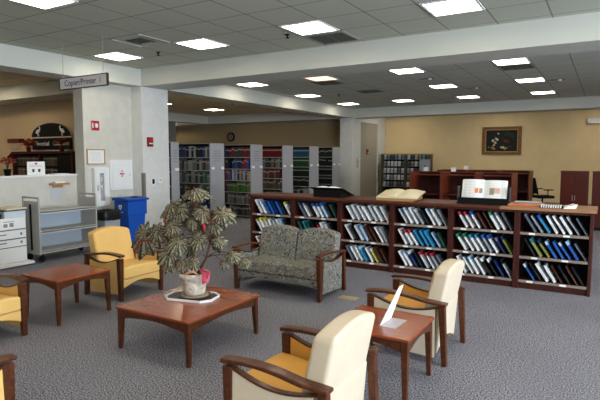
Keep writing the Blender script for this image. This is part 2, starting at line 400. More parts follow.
# ------------------------------------------------------------------ armchairs and loveseat (front at local -Y)
def make_seat(name, W, D, inner, outer, woodm, cushion_seams=1, back_front=None, pd=.062):
    r = empty(name)
    hw = W/2; F = -D/2; R = D/2
    pw = .058
    for s in (-1, 1):
        xc = s*(hw-pw/2)
        bm = B()   # front leg, tapering down
        vs = box(bm, xc-pw/2, xc+pw/2, F, F+pd, 0, .495)
        for v in vs:
            if v.co.z < .1: v.co.x = xc+(v.co.x-xc)*.72; v.co.y = F+.008+(v.co.y-F)*.72
        obj('leg', bm, woodm, r, .004)
        bm = B()   # rear leg, leaning back to the floor
        sweep(bm, [(xc, R-.055, .485), (xc, R-.045, .3), (xc, R-.025, 0)], pw*.85, [.05, .048, .038])
        obj('leg', bm, woodm, r, .004)
        bm = B()   # arm: flat on the post, bowed up, then falling to the rear
        P = []
        n = 12
        for k in range(n+1):
            u = k/n
            P.append((xc, F-.012+u*(D-.005), .522 + .020*math.sin(PI*min(1, u*1.35))-.030*u**1.6))
        sweep(bm, P, pw+.018, [.026]+[.024]*(n-1)+[.024])
        obj('armrest', bm, woodm, r, .008, seg=3)
        bm = B()   # side rail under the arm that dips like a bow
        Q = []
        for k in range(n+1):
            u = k/n; Q.append((xc, F+.045+u*(D-.11), .492-.025*u-.058*math.sin(PI*u)))
        sweep(bm, Q, pw*.7, .012)
        obj('arm_rail', bm, woodm, r, .003)
        bm = B()   # upholstered side panel with the same dip
        pts = [(F+.05, .075), (R-.11, .055)]
        for k in range(n, -1, -1):
            u = k/n; pts.append((F+.045+u*(D-.155), .484-.025*u-.058*math.sin(PI*u)))
        x0 = xc-.014; prism(bm, pts, 0, x0, x0+.028)
        sp = obj('side_panel', bm, [outer, inner], r, .004)
        for p in sp.data.polygons:
            if p.normal.x*s < -.5: p.material_index = 1
    iw = hw-pw+.002
    # seat cushion
    segs = cushion_seams
    bm = B()
    nx, ny = 10*segs, 8
    y0, y1 = F+.005, R-.20
    grid = {}
    for i in range(nx+1):
        for j in range(ny+1):
            u, v = i/nx, j/ny
            x = -iw+2*iw*u; y = y0+(y1-y0)*v
            crown = .022*(1-abs(2*((u*segs) % 1 if u < 1 else 1)-1)**4) if segs > 1 else .022*(1-abs(2*u-1)**4)
            z = .375+crown*(1-(1-min(1, v*4))**2*.5)+.0*v-.03*v
            grid[i, j] = bm.verts.new((x, y, z))
    low = {}
    for i in range(nx+1):
        for j in range(ny+1):
            if i in (0, nx) or j in (0, ny):
                c = grid[i, j].co; low[i, j] = bm.verts.new((c.x, c.y, .245))
    for i in range(nx):
        for j in range(ny): bm.faces.new((grid[i, j], grid[i+1, j], grid[i+1, j+1], grid[i, j+1]))
        for j in (0, ny): bm.faces.new((grid[i, j], grid[i+1, j], low[i+1, j], low[i, j]))
    for j in range(ny):
        for i in (0, nx): bm.faces.new((grid[i, j], grid[i, j+1], low[i, j+1], low[i, j]))
    bm.faces.new([low[i, 0] for i in range(nx+1)] + [low[nx, j] for j in range(1, ny+1)] + [low[i, ny] for i in range(nx-1, -1, -1)] + [low[0, j] for j in range(ny-1, 0, -1)])
    obj('seat_cushion', bm, inner, r, .022, seg=4)
    # front apron with an arched lower edge
    bm = B(); pts = [(-iw, .243), (iw, .243)]
    for k in range(13):
        u = k/12; pts.append((iw-2*iw*u, .135+.065*math.sin(PI*u)**.8))
    prism(bm, pts, 1, F+.02, F+.055); box(bm, -iw+.01, iw-.01, F+.055, R-.16, .2, .24)
    obj('seat_base', bm, back_front or outer, r, .005)
    # back cushions with an arched top, leaning back
    wb = 2*iw-.004
    for c in range(cushion_seams):
        xa = -wb/2 + c*wb/cushion_seams; xb = xa+wb/cushion_seams-.006
        bm = B(); pts = [(xa, .30), (xb, .30)]
        if cushion_seams == 1:
            for k in range(15):
                u = k/14; pts.append((xb+(xa-xb)*u, .738+.048*(1-(2*u-1)**2)))
        else:
            for k in range(11):
                u = k/10; uu = u if c else 1-u     # outer side lower for each half
                pts.append((xb+(xa-xb)*u, .705+.05*(1-(2*u-1)**2)))
        vs = prism(bm, pts, 1, R-.245, R-.10)
        for v in vs:
            ln = (v.co.z-.3)*.20
            v.co.y += ln
            if v.co.z > .6 and v.co.y < R-.115: v.co.y += .015
        obj('back_cushion', bm, inner, r, .028, seg=4)
    bm = B(); pts = []                                # outer back panel, down nearly to the floor, arched cut below
    for k in range(13):
        u = k/12; pts.append((-wb/2+wb*u, .07+.07*math.sin(PI*u)))
    for k in range(15):
        u = k/14; pts.append((wb/2-wb*u, .44))
    vs = prism(bm, pts, 1, R-.13, R-.098)
    for v in vs: v.co.y += max(0, v.co.z-.3)*.20
    obj('back_panel', bm, outer, r, .01, seg=3)
    return r
gold_chair = make_seat('armchair', .66, .66, M['gold_pale'], M['gold_pale'], M['walnut'], 1)
cream_chair = make_seat('armchair', .66, .68, M['gold'], M['cream'], M['walnut'], 1)
for ch in cream_chair.children:
    if ch.name.startswith('back_cushion'):
        ch.data.materials.append(M['cream']); ch['label'] = 'cream back cushion with golden front face'
        for p in ch.data.polygons:
            if abs(p.normal.y) < .5 or p.normal.y > 0: p.material_index = 1
def place(o, x, y, rz, label, group=None):
    o.location = (x, y, 0); o.rotation_euler = (0, 0, rz); tag(o, label, 'armchair', group); return o
GC = 'golden armchairs on the left'
place(gold_chair, -4.97, 4.12, PI/2, 'golden yellow armchair between the small left table and the potted plant', GC)
place(copy_tree(gold_chair), -4.85, 2.32, PI/2, 'golden yellow armchair cut off by the left edge of the frame', GC)
place(copy_tree(gold_chair), -3.13, 1.22, PI, 'armchair of which only a wooden post shows at the bottom left corner', GC)
GR = 'cream-backed armchairs on the right'
place(cream_chair, -1.44, 2.45, -PI/2, 'cream armchair with golden seat nearest the camera, seen from behind', GR)
place(copy_tree(cream_chair), -1.345, 4.22, -PI/2, 'cream armchair with golden seat behind the table with the folded sign', GR)
ls = make_seat('loveseat', 1.24, .68, M['fabric'], M['fabric'], M['walnut'], 2, pd=.085)
ls.location = (-3.32, 5.27, 0)
tag(ls, 'two-seat loveseat in mottled grey and tan fabric before the low bookcases', 'loveseat')

# ------------------------------------------------------------------ tables
def make_table(name, w, d, h, label):
    r = empty(name); tag(r, label, 'table')
    bm = B(); box(bm, -w/2, w/2, -d/2, d/2, h-.022, h); obj('tabletop', bm, M['tabletop'], r, .005)
    ins = .012; lw = .05
    for sx in (-1, 1):
        for sy in (-1, 1):
            bm = B(); xc = sx*(w/2-ins-lw/2); yc = sy*(d/2-ins-lw/2)
            vs = box(bm, xc-lw/2, xc+lw/2, yc-lw/2, yc+lw/2, 0, h-.022)
            for v in vs:
                if v.co.z < .05:
                    v.co.x = xc+sx*.01+(v.co.x-xc)*.62; v.co.y = yc+sy*.01+(v.co.y-yc)*.62
            obj('leg', bm, M['table_frame'], r, .003)
    for s in (-1, 1):
        for ax, half, off in ((1, w/2-ins-lw, d/2-ins-.012), (0, d/2-ins-lw, w/2-ins-.012)):
            bm = B(); top = h-.022; pts = [(-half, top), (half, top)]
            for k in range(13):
                u = k/12; pts.append((half-2*half*u, top-.075+.035*math.sin(PI*u)))
            prism(bm, pts, ax, s*off-.010, s*off+.010)
            obj('apron', bm, M['table_frame'], r)
    return r
ct = make_table('coffee_table', .84, .95, .37, 'low square cherry coffee table carrying the potted plant'); ct.location = (-3.135, 3.315, 0)
e1 = make_table('end_table', .60, .64, .45, 'small cherry end table between the two golden armchairs'); e1.location = (-4.79, 3.24, 0)
e2 = make_table('end_table', .60, .585, .45, 'small cherry end table with folded sign between cream armchairs'); e2.location = (-1.36, 3.43, 0)

# folded paper sign
r = empty('table_sign', (-1.33, 3.42, .45), math.radians(-92)); tag(r, 'folded white table sign standing on the right end table', 'sign')
bm = B()
def leaf_quad(bm, a, bq, c, d_, t=.002):
    A = [Vector(q) for q in (a, bq, c, d_)]; n = (A[1]-A[0]).cross(A[2]-A[0]).normalized()*t
    v = [bm.verts.new(q) for q in A]; w2 = [bm.verts.new(q+n) for q in A]
    bm.faces.new(v); bm.faces.new(w2[::-1])
    for i in range(4): bm.faces.new((v[i], w2[i], w2[(i+1) % 4], v[(i+1) % 4]))
leaf_quad(bm, (-.10, .0, 0), (.10, .0, 0), (.03, .11, .28), (-.055, .11, .28))
obj('front_sheet', bm, M['paper'], r)
bm = B(); leaf_quad(bm, (-.11, .003, .001), (.11, .003, .001), (.11, .12, .001), (-.11, .12, .001)); obj('foot', bm, M['glass'], r)
bm = B(); leaf_quad(bm, (-.105, -.004, .0), (.105, -.004, .0), (.07, .035, .10), (-.075, .035, .10)); obj('acrylic_holder', bm, M['glass'], r)

# ------------------------------------------------------------------ tray, pot and begonia
TC = (-3.165, 3.40)
r = empty('tray', (TC[0]-.02, TC[1]-.01, .37), .25); tag(r, 'white octagonal tray with brown centre on the coffee table', 'tray')
def octa(a, b_, c): return [(-a, -b_+c), (-a+c, -b_), (a-c, -b_), (a, -b_+c), (a, b_-c), (a-c, b_), (-a+c, b_), (-a, b_-c)]
bm = B(); prism(bm, octa(.225, .145, .07), 2, 0, .008); obj('base', bm, M['saucer'], r)
bm = B(); O1 = octa(.235, .155, .073); O2 = octa(.223, .143, .069)
for i in range(8):
    j = (i+1) % 8
    q = [bm.verts.new((*p, z)) for p, z in ((O1[i], .0), (O1[j], .0), (O1[j], .022), (O1[i], .022), (O2[i], .008), (O2[j], .008), (O2[j], .018), (O2[i], .018))]
    for f in ((0, 1, 2, 3), (4, 7, 6, 5), (3, 2, 6, 7), (0, 4, 5, 1)): bm.faces.new([q[k] for k in f])
obj('rim', bm, M['white'], r)
r = empty('saucer', (*TC, .378)); tag(r, 'round dark saucer under the plant pot', 'saucer')
bm = B(); lathe(bm, [(.10, 0), (.135, .006), (.15, .02), (.14, .022), (.125, .012), (.09, .011)]); obj('dish', bm, M['saucer'], r, smooth=True)
bm = B(); lathe(bm, [(.095, .012), (.125, .013), (.13, .02), (.12, .03), (.095, .028)]); obj('inner_dish', bm, cm((.25, .2, .14)), r, smooth=True)
plant = empty('potted_plant', (*TC, .407)); tag(plant, 'large potted begonia with silver-veined leaves in a weathered white pot', 'plant')
bm = B(); lathe(bm, [(.085, 0), (.097, .004), (.103, .05), (.117, .12), (.122, .145), (.131, .15), (.136, .195), (.122, .197), (.11, .16)], n=32)
obj('pot', bm, M['pot'], plant, smooth=True)
bm = B(); lathe(bm, [(.10, .15), (.108, .165), (.05, .175)], n=20); obj('soil', bm, M['soil'], plant)
def L(x, y, z): return Vector((x-TC[0], y-TC[1], z-.407))
bml = B(); uvl = bml.loops.layers.uv.new('UVMap'); bms = B()
def leaf(c, nrm, size, tip, droop=.25):
    """palmate leaf: centre c (stalk joint), facing nrm, longest lobe toward tip"""
    c = Vector(c); nrm = Vector(nrm).normalized(); t = Vector(tip); t = (t-nrm*t.dot(nrm)).normalized(); s = nrm.cross(t)
    n = 54; rings = []
    rad = []
    for k in range(n):
        a = 2*PI*k/n
        base = .62+.38*math.cos(a)**2 if math.cos(a) > 0 else .62
        base *= .84+.26*abs(math.cos(4.5*a))**2.2
        if abs(a-PI) < .25: base *= .35+abs(a-PI)*2
        rad.append(size*base*random.uniform(.95, 1.05))
    vc = bml.verts.new(c)
    NR = 4
    for j in range(1, NR+1):
        f = j/NR; ring = []
        for k in range(n):
            a = 2*PI*k/n; rr = rad[k]*f
            p = c + rr*(math.cos(a)*t + math.sin(a)*s) - nrm*(droop*size*f*f*(1+.25*math.cos(9*a))) + nrm*.04*size*math.cos(9*a)*f
            p.z -= droop*size*.4*f*f
            ring.append(bml.verts.new(p))
        rings.append(ring)
    def setuv(f, uvs):
        for lp, q in zip(f.loops, uvs): lp[uvl].uv = q
    for k in range(n):
        f = bml.faces.new((vc, rings[0][k], rings[0][(k+1) % n])); setuv(f, ((k+.5)/n, 0)) if False else setuv(f, (((k+.5)/n, 0), (k/n, 1/NR), ((k+1)/n, 1/NR)))
    for j in range(NR-1):
        for k in range(n):
            f = bml.faces.new((rings[j][k], rings[j+1][k], rings[j+1][(k+1) % n], rings[j][(k+1) % n]))
            setuv(f, ((k/n, (j+1)/NR), (k/n, (j+2)/NR), ((k+1)/n, (j+2)/NR), ((k+1)/n, (j+1)/NR)))
def stalk(c, frm, r0=.006):
    c = Vector(c); f = Vector(frm); m_ = (c+f)/2+Vector((0, 0, .04)); tube(bms, [f, (f+m_)/2+Vector((0, 0, .01)), m_, c], [r0*1.3, r0, r0, r0*.8], 6)
toC = Vector((.62, -.70, .25))       # roughly toward the seats in front
trunk = [L(-3.2, 3.4, .55), L(-3.19, 3.41, .72), L(-3.15, 3.42, .92), L(-3.13, 3.4, 1.10), L(-3.11, 3.4, 1.27)]
trunk2 = [L(-3.16, 3.42, .56), L(-3.06, 3.45, .74), L(-2.98, 3.43, .92), L(-2.95, 3.42, 1.08)]
trunk3 = [L(-3.23, 3.38, .56), L(-3.32, 3.36, .7), L(-3.40, 3.36, .85)]
for q in (trunk, trunk2, trunk3): tube(bms, q, .010, 7)
LV = [  # centre, size, normal, tip direction, root
    ((-3.10, 3.36, 1.35), .155, (.3, -.5, .8), (.6, .3, -.3), 3), ((-3.17, 3.38, 1.34), .12, (.0, -.6, .7), (-.7, -.2, -.2), 3),
    ((-3.08, 3.48, 1.32), .12, (.2, .3, .9), (.5, .8, 0), 3),
    ((-3.40, 3.38, 1.21), .20, (-.1, -.7, .6), (-.85, -.3, -.45), 3), ((-3.28, 3.36, 1.19), .14, (.1, -.8, .5), (.3, 0, -1), 3),
    ((-3.69, 3.31, .93), .25, (.3, -.9, .25), (-.25, -.1, -1), 5), ((-3.56, 3.34, .97), .19, (.5, -.7, .5), (.7, .2, -.5), 5),
    ((-3.36, 3.34, 1.03), .15, (.5, -.8, .25), (-.2, 0, -1), 2), ((-3.25, 3.30, .90), .17, (.5, -.8, .4), (-.5, -.1, -.7), 2),
    ((-3.33, 3.28, .80), .17, (.4, -.8, .45), (-.6, -.3, -.6), 2), 
    ((-3.04, 3.38, 1.18), .15, (.6, -.6, .5), (.5, .2, -.8), 8), ((-3.15, 3.36, 1.08), .10, (.4, -.9, .2), (.0, 0, -1), 2),
    ((-2.85, 3.42, 1.17), .165, (.5, -.7, .5), (.7, .3, -.6), 8), ((-2.92, 3.40, 1.08), .13, (.4, -.9, .2), (.3, 0, -1), 8),
    ((-3.06, 3.36, .94), .14, (.5, -.8, .3), (-.4, 0, -1), 7), ((-2.88, 3.40, .93), .11, (.5, -.7, .5), (.8, .2, -.4), 7),
    ((-2.78, 3.46, .80), .12, (.4, -.6, .7), (.8, .4, -.3), 6), ((-2.68, 3.50, .74), .09, (.4, -.6, .7), (.8, .4, -.5), 6), ((-2.85, 3.44, .72), .08, (.4, -.6, .6), (.3, .2, -.8), 6),
    ((-3.44, 3.34, .75), .12, (.2, -.8, .5), (-.5, -.1, -.9), 10), ((-3.34, 3.28, .70), .12, (.3, -.8, .5), (-.3, -.2, -.9), 10), ((-3.20, 3.28, .70), .10, (.5, -.8, .3), (.1, -.1, -1), 1),
    ((-3.08, 3.30, .74), .09, (.5, -.8, .3), (.3, -.1, -1), 6), ((-3.24, 3.52, 1.05), .15, (-.3, .8, .5), (-.3, .6, -.7), 2), ((-3.05, 3.56, .90), .14, (.2, .8, .4), (.4, .6, -.7), 7),
    ((-3.30, 3.50, .82), .13, (-.4, .8, .4), (-.6, .5, -.6), 10), ((-2.98, 3.52, 1.14), .13, (.3, .8, .5), (.4, .7, -.5), 8), ((-3.22, 3.44, 1.24), .12, (-.3, .3, .8), (-.7, .5, -.3), 3),
    ((-3.47, 3.40, 1.09), .10, (.1, -.9, .3), (-.5, 0, -.9), 3)]
roots = {1: trunk[1], 2: trunk[2], 3: trunk[3], 5: trunk3[2], 6: trunk2[1], 7: trunk2[2], 8: trunk2[3], 10: trunk3[1]}
for c, s_, n_, tp, k in LV:
    leaf(L(*c), n_, s_*.86, tp, .26); stalk(L(*c), roots[k], .0045)
obj('foliage', bml, M['leaf'], plant, smooth=True)['label'] = 'silver-veined olive and brown leaves'
obj('stems', bms, M['stem'], plant, smooth=True)
def bract(p, d, s_, mat, name='red_bract'):
    bm = B(); p = Vector(p); d = Vector(d).normalized()
    tube(bm, [p, p+d*s_*.3, p+d*s_*.7, p+d*s_], [.003, s_*.16, s_*.18, .004], 7); obj(name, bm, mat, plant, smooth=True)
bract(L(-2.86, 3.3, 1.12), (.1, 0, -1), .05, M['dkred']); bract(L(-2.93, 3.28, 1.08), (0, 0, -1), .07, M['red'])
bract(L(-3.34, 3.24, 1.05), (-.2, 0, 1), .04, M['dkred'])
bm = B(); tube(bm, [L(-3.50, 3.36, .86), L(-3.62, 3.3, .87), L(-3.70, 3.26, .86), L(-3.74, 3.24, .78), L(-3.75, 3.24, .70)], [.007, .009, .008, .007, .003], 7); obj('red_stalk', bm, M['dkred'], plant, smooth=True)
bm = B()
for k in range(5):
    a = k*.5-.6; p0 = L(-3.04, 3.33, .66); n = 6
    tube(bm, [p0, p0+Vector((.03+.02*k, .01, -.02)), p0+Vector((.045+.012*k, .0, -.07-.01*k)), p0+Vector((.05+.008*k, -.01, -.13+.006*k))], [.006, .012, .014, .006], 6)
obj('pink_ribbon', bm, M['pink'], plant, smooth=True)
bm = B(); tube(bm, [L(-3.19, 3.28, .585), L(-3.13, 3.27, .62), L(-3.07, 3.29, .64), L(-3.04, 3.33, .60)], [.006, .013, .012, .005], 7); obj('dried_leaf', bm, cm((.45, .24, .12)), plant, smooth=True)

# ------------------------------------------------------------------ low bookcases (six units, common top)
BY0, BY1 = 6.78, 7.38
XS = [-5.04+i*.8217 for i in range(7)]
def make_case():
    w = XS[1]-XS[0]-.002; d = BY1-BY0
    r = empty('low_bookcase')
    for x in (0, w-.032): bx('side_panel', (x, x+.032, 0, d, 0, .985), M['cherry_dark'], r, .002)
    bx('plinth', (.038, w-.038, .03, .06, 0, .085), M['cherry_dark'], r)
    bx('back_panel', (.038, w-.038, d/2+.02, d/2+.035, .085, .985), M['black'], r)  # black puts the deep shade inside the unit into its colour
    bx('top_rail', (.038, w-.038, .004, .03, .955, .985), M['cherry_dark'], r)
    for z in (.085, .385, .685):
        s = bx('shelf', (.038, w-.038, .012, d/2+.02, z, z+.025), M['cherry_dark'], r)
        bx('label_strip', (.038, w-.038, .0, .012, z-.003, z+.028), cm((.25, .20, .165), .5), s)
        random.seed(int(z*1000))
        for k in range(2):
            xx = .15+k*.34+random.uniform(-.03, .03); bx('label_card', (xx, xx+.07, -.003, 0, z, z+.024), M['paper'], s)
    return r
case = make_case()
ordn = ['leftmost', 'second', 'third', 'fourth', 'fifth', 'rightmost']
cases = []
for i in range(6):
    c = case if i == 0 else copy_tree(case)
    c.location = (XS[i], BY0, 0)
    tag(c, '%s unit of the row of low cherry bookcases' % ordn[i], 'bookcase', 'low bookcase units')
    cases.append(c)
r = empty('bookcase_top', (XS[0], BY0, .985)); tag(r, 'long wooden top running over the low bookcases', 'countertop')
Wt = XS[6]-XS[0]
bx('top_board', (-.03, 3.9, -.02, BY1-BY0+.02, 0, .035), M['counter'], r, .003)
o = bx('end_board', (3.902, Wt+.03, -.02, BY1-BY0+.02, 0, .035), M['counter_light'], r, .003); o['label'] = 'paler tan right end of the top'

W_ = (.84, .85, .86); W2 = (.58, .62, .68); BL = (.02, .11, .42); DB = (.010, .035, .15); CY = (.03, .25, .48); BK = (.012, .012, .014)
YE = (.62, .56, .08); RD = (.45, .03, .06); GN = (.04, .25, .12); DG = (.02, .07, .06); BR = (.07, .025, .018); GY = (.30, .33, .37); LB = (.40, .60, .80); PU = (.30, .22, .45); MG = (.14, .16, .2); TE = (.03, .2, .28)
OL = (.28, .30, .07)
CN = {OL: 'olive', W_: 'white', W2: 'pale grey', BL: 'bright blue', DB: 'navy', CY: 'cyan blue', BK: 'black', YE: 'yellow', RD: 'red', GN: 'green', DG: 'dark green', BR: 'dark brown', GY: 'grey', LB: 'light blue', PU: 'purple', MG: 'dark grey', TE: 'teal'}
def b_(main, top=None, t=.03): return (main, top, round(t*.68, 3))
rows = [  # some black and brown slabs fill dark gaps between the magazines
 [[b_(W_, None, .04), b_(W_, None, .02), b_(BL, None, .035), b_(BL, None, .035), b_(DB, None, .02), b_(BL, None, .035), b_(BK), b_(W_, YE, .04)],
  [b_(W_, YE, .035), b_(W_, YE, .035), b_(W_, YE, .02), b_(W_), b_(W2, None, .02), b_(W_), b_(LB, None, .035), b_(BK)],
  [b_(W_), b_(RD), b_(W2), b_(BK), b_(BL), b_(W_), b_(GY), b_(BK)]],
 [[b_(MG, DG), b_(W_, PU), b_(BK), b_(W_, BL, .035), b_(W_, BL, .03), b_(LB, BL, .035), b_(BK), b_(DG)],
  [b_(DG, None, .035), b_(TE), b_(DG), b_(BK), b_(RD, BK, .02), b_(W_, None, .03), b_(W2, None, .03), b_(BK)],
  [b_(BK), b_(W_), b_(DG), b_(BK), b_(W2), b_(BL), b_(W_), b_(BK)]],
 [[b_(W_, None, .03), b_(W2, None, .035), b_(W_), b_(W_), b_(W2, None, .035), b_(W_, None, .03), b_(W_, None, .025)],
  [b_(W_, None, .03), b_(BK), b_(W2, None, .04), b_(LB, None, .04), b_(BR), b_(BR), b_(W_, None, .025), b_(GY, None, .035)],
  [b_(MG), b_(W_, None, .02), b_(W_), b_(CY, LB, .035), b_(W_, None, .02), b_(YE, W_, .02), b_(BR, None, .04), b_(BR)]],
 [[b_(W2, None, .02), b_(W_, LB, .03), b_(W_, None, .035), b_(GY, W2, .04), b_(BK), b_(W_, LB, .03), b_(W_, None, .03), b_(GY, None, .02)],
  [b_(W_, None, .025), b_(W_, RD, .04), b_(W_, RD, .03), b_(CY, None, .035), b_(CY, None, .035), b_(CY, None, .035), b_(LB, None, .02), b_(DG)],
  [b_(W_), b_(W_, LB, .035), b_(DB, W2, .035), b_(BK), b_(W2, RD, .03), b_(W_, RD, .02), b_(GY, RD, .035), b_(MG)]],
 [[b_(W_, RD, .03), b_(W_, RD, .03), b_(W_, BL, .03), b_(BR), b_(BR, None, .02), b_(W_, GN, .04), b_(W_, GY, .03), b_(MG, None, .02)],
  [b_(W_, GN, .035), b_(W_, GN, .025), b_(W_, CY, .035), b_(W_, CY, .03), b_(GY, BL, .035), b_(W_, BL, .03), b_(DB, PU, .02), b_(OL, DB, .02)],
  [b_(W_), b_(W_, None, .02), b_(W_, LB, .035), b_(W_), b_(BK, W_, .035), b_(BK, W_, .02), b_(DB), b_(W2, BK, .015)]],
 [[b_(MG, None, .035), b_(GY), b_(CY, BL, .035), b_(W_, None, .035), b_(W_, None, .03), b_(W_, None, .04), b_(GY, W2, .02), b_(MG, None, .02)],
  [b_(BK), b_(OL, TE, .035), b_(OL, DB, .03), b_(BL, LB, .035), b_(BL, None, .035), b_(BL, W2, .03), b_(BL, LB, .04), b_(MG, None, .02)],
  [b_(BL, W_, .02), b_(BK), b_(W_, None, .04), b_(W_, None, .04), b_(BR, None, .02), b_(BK), b_(BR), b_(BK)]]]
shn = ['top', 'middle', 'bottom']; zz = [.7105, .4105, .1105]
on2 = ['first', 'second', 'third', 'fourth', 'fifth', 'sixth', 'seventh', 'eighth', 'ninth', 'tenth', 'eleventh', 'twelfth', 'thirteenth', 'fourteenth']
def make_report(main, top, t, h, d):
    bm = B(); box(bm, 0, t, 0, d, 0, h)
    if top:
        for v in box(bm, -.001, t+.001, -.001, d*.99, h*.80, h*.995): pass
        for f in bm.faces[-6:]: f.material_index = 1
    box(bm, t*.2, t*.8, -.0025, 0, h*.12, h*.55, mi=2)
    return obj('magazine', bm, [cm(main, .35), cm(top or main, .35), cm(tuple(min(1, v*.72+.03) for v in main), .4)])
random.seed(3)
cache = {}
th = math.radians(-32)
for ci in range(6):
    x0 = XS[ci]+.042; x1 = XS[ci+1]-.05
    for si in range(3):
        items = rows[ci][si]; n = len(items)
        h = .25
        pitch = (x1-x0-.185)/(n-1)
        for k, (mn, tp, t) in enumerate(items):
            hh = h*random.choice((1, 1, .96, .92)); key = (mn, tp, t, hh)
            src = cache.get(key)
            if src is None: o = cache[key] = make_report(mn, tp, t, hh, .20)
            else: o = src.copy(); col.objects.link(o)
            a = th+random.uniform(-.03, .03)
            # rotation about Y: top leans to the left; pivot at lower right corner resting on the shelf
            xb = x0+.182+k*pitch+random.uniform(-.006, .006)-t
            o.location = (xb, BY0+.025+random.uniform(0, .012), zz[si]+.001+t*math.sin(-a) if False else zz[si]+.001)
            o.rotation_euler = (0, a, 0)
            # the box's lowest corner after leaning is its right foot, lift so that it rests on the shelf
            o.location.z += max(0, t*math.sin(abs(a))) if a > 0 else 0
            nmx = CN[mn] + (' and ' + CN[tp] if tp else '')
            tag(o, '%s leaning magazine, %s from left, %s shelf, %s low bookcase' % (nmx, on2[k], shn[si], ordn[ci]), 'magazine', 'magazines leaning in the low bookcases')
# dark slabs between the magazines stand in the rows above
blk = None

# ------------------------------------------------------------------ things on the bookcase top
TZ = 1.0205
# black lectern with an open book
r = empty('book_stand', (-3.66, 7.05, TZ)); tag(r, 'black slanted book stand on the bookcase top, left of the atlas', 'book stand')
bm = B()
prism(bm, [(-.17, 0), (.19, 0), (.19, .01), (-.17, .115)], 0, -.24, .24); obj('base', bm, M['black'], r, .003)
bm = B(); Mx = Matrix.Translation((0, 0, .075)) @ Matrix.Rotation(math.radians(-17), 4, 'X')
box(bm, -.28, .28, -.22, .24, 0, .012, Mx); obj('slanted_board', bm, M['black'], r, .002)
def open_book(name, loc, rz, w, d, t, paper, cover, label, tilt=0):
    r = empty(name, loc, rz); tag(r, label, 'book')
    r.rotation_euler = (tilt, 0, rz)
    bx('cover', (-w/2-.008, w/2+.008, -d/2-.006, d/2+.006, 0, .004), cover, r)
    for s in (-1, 1):
        bm = B(); pts = [(0, .004), (0, t*.55)]
        for k in range(1, 9):
            u = k/8; pts.append((s*w/2*u, .004+t*(.55+.75*math.sin(PI*min(1, u*1.1))**.8*.9)*(1-.35*u)))
        pts.append((s*w/2, .004))
        prism(bm, pts, 1, -d/2, d/2); obj('page_block', bm, paper, r)
    return r
open_book('open_book', (-3.64, 7.05, TZ+.089), 0, .44, .34, .03, M['paper'], M['black'], 'open white-paged book lying on the black book stand', math.radians(-17))
# wooden atlas stand + atlas
r = empty('atlas_stand', (-2.56, 7.06, TZ)); tag(r, 'low wooden wedge stand holding the open atlas', 'book stand')
bm = B(); prism(bm, [(-.22, .0), (.24, .0), (.24, .10), (-.22, .01)], 0, -.26, .26); obj('wedge', bm, M['wood_tan'], r, .003)
bx('lip', (-.27, .27, -.24, -.222, 0, .03), M['wood_tan'], r)
open_book('open_atlas', (-2.55, 7.07, TZ+.066), .0, .60, .40, .035, M['offpaper'], cm((.25, .15, .05)), 'large open atlas with cream pages on the wooden stand', math.radians(11.1))
# newspaper rack
r = empty('newspaper_rack', (-1.38, 7.05, TZ)); tag(r, 'black display rack holding an open newspaper on the bookcase top', 'rack')
bx('base', (-.33, .33, -.16, .16, 0, .02), M['black'], r)
bm = B(); Mx = Matrix.Translation((0, -.06, .02)) @ Matrix.Rotation(math.radians(-16), 4, 'X')
box(bm, -.31, .31, 0, .012, 0, .27, Mx); obj('back_board', bm, M['black'], r)
bx('front_lip', (-.31, .31, -.16, -.145, .02, .085), M['black'], r)
for s in (-1, 1): bx('side_post', (s*.325-.012, s*.325+.012, -.10, -.05, .02, .225), cm((.05, .05, .055), .4), r, .003)
r = empty('newspaper', (-1.38, 6.97, TZ+.021)); r.rotation_euler = (math.radians(-16), 0, 0)
tag(r, 'open newspaper with orange and grey pictures on the black rack', 'newspaper')
bm = B()
nx = 16
for s in (-1, 1):
    pts = []
    for k in range(nx+1):
        u = k/nx; pts.append((s*.285*u, -.006-.022*math.sin(PI*u)))
    for k in range(nx, -1, -1):
        u = k/nx; pts.append((s*.285*u, -.002-.022*math.sin(PI*u)))
    prism(bm, pts, 2, .04, .305-.004*(s+1))
obj('pages', bm, M['paper'], r)
bm = B()
def ycur(x): return -.0075-.022*math.sin(PI*abs(x)/.285)
def patch(bm, x0, x1, z0, z1):
    n = 4
    for k in range(n):
        a = x0+(x1-x0)*k/n; c = x0+(x1-x0)*(k+1)/n
        vs = [bm.verts.new((x, ycur(x), z)) for x, z in ((a, z0), (c, z0), (c, z1), (a, z1))]; bm.faces.new(vs)
patch(bm, -.115, -.07, .12, .185); obj('orange_picture', bm, cm((.8, .22, .03)), r)
bm = B(); patch(bm, -.06, -.02, .12, .185); patch(bm, .07, .13, .10, .19); obj('grey_picture', bm, cm((.30, .27, .2)), r)
bm = B(); patch(bm, .13, .20, .12, .19); obj('pale_picture', bm, cm((.7, .42, .32)), r)
bm = B()
for x0 in (-.26, -.2, -.15, -.05, .03, .21):
    for k in range(11):
        if (x0 == -.05 and k < 9) or (x0 == .03 and k < 2): continue
        patch(bm, x0, x0+.045, .06+k*.021, .064+k*.021)
obj('print_lines', bm, cm((.45, .45, .48)), r)
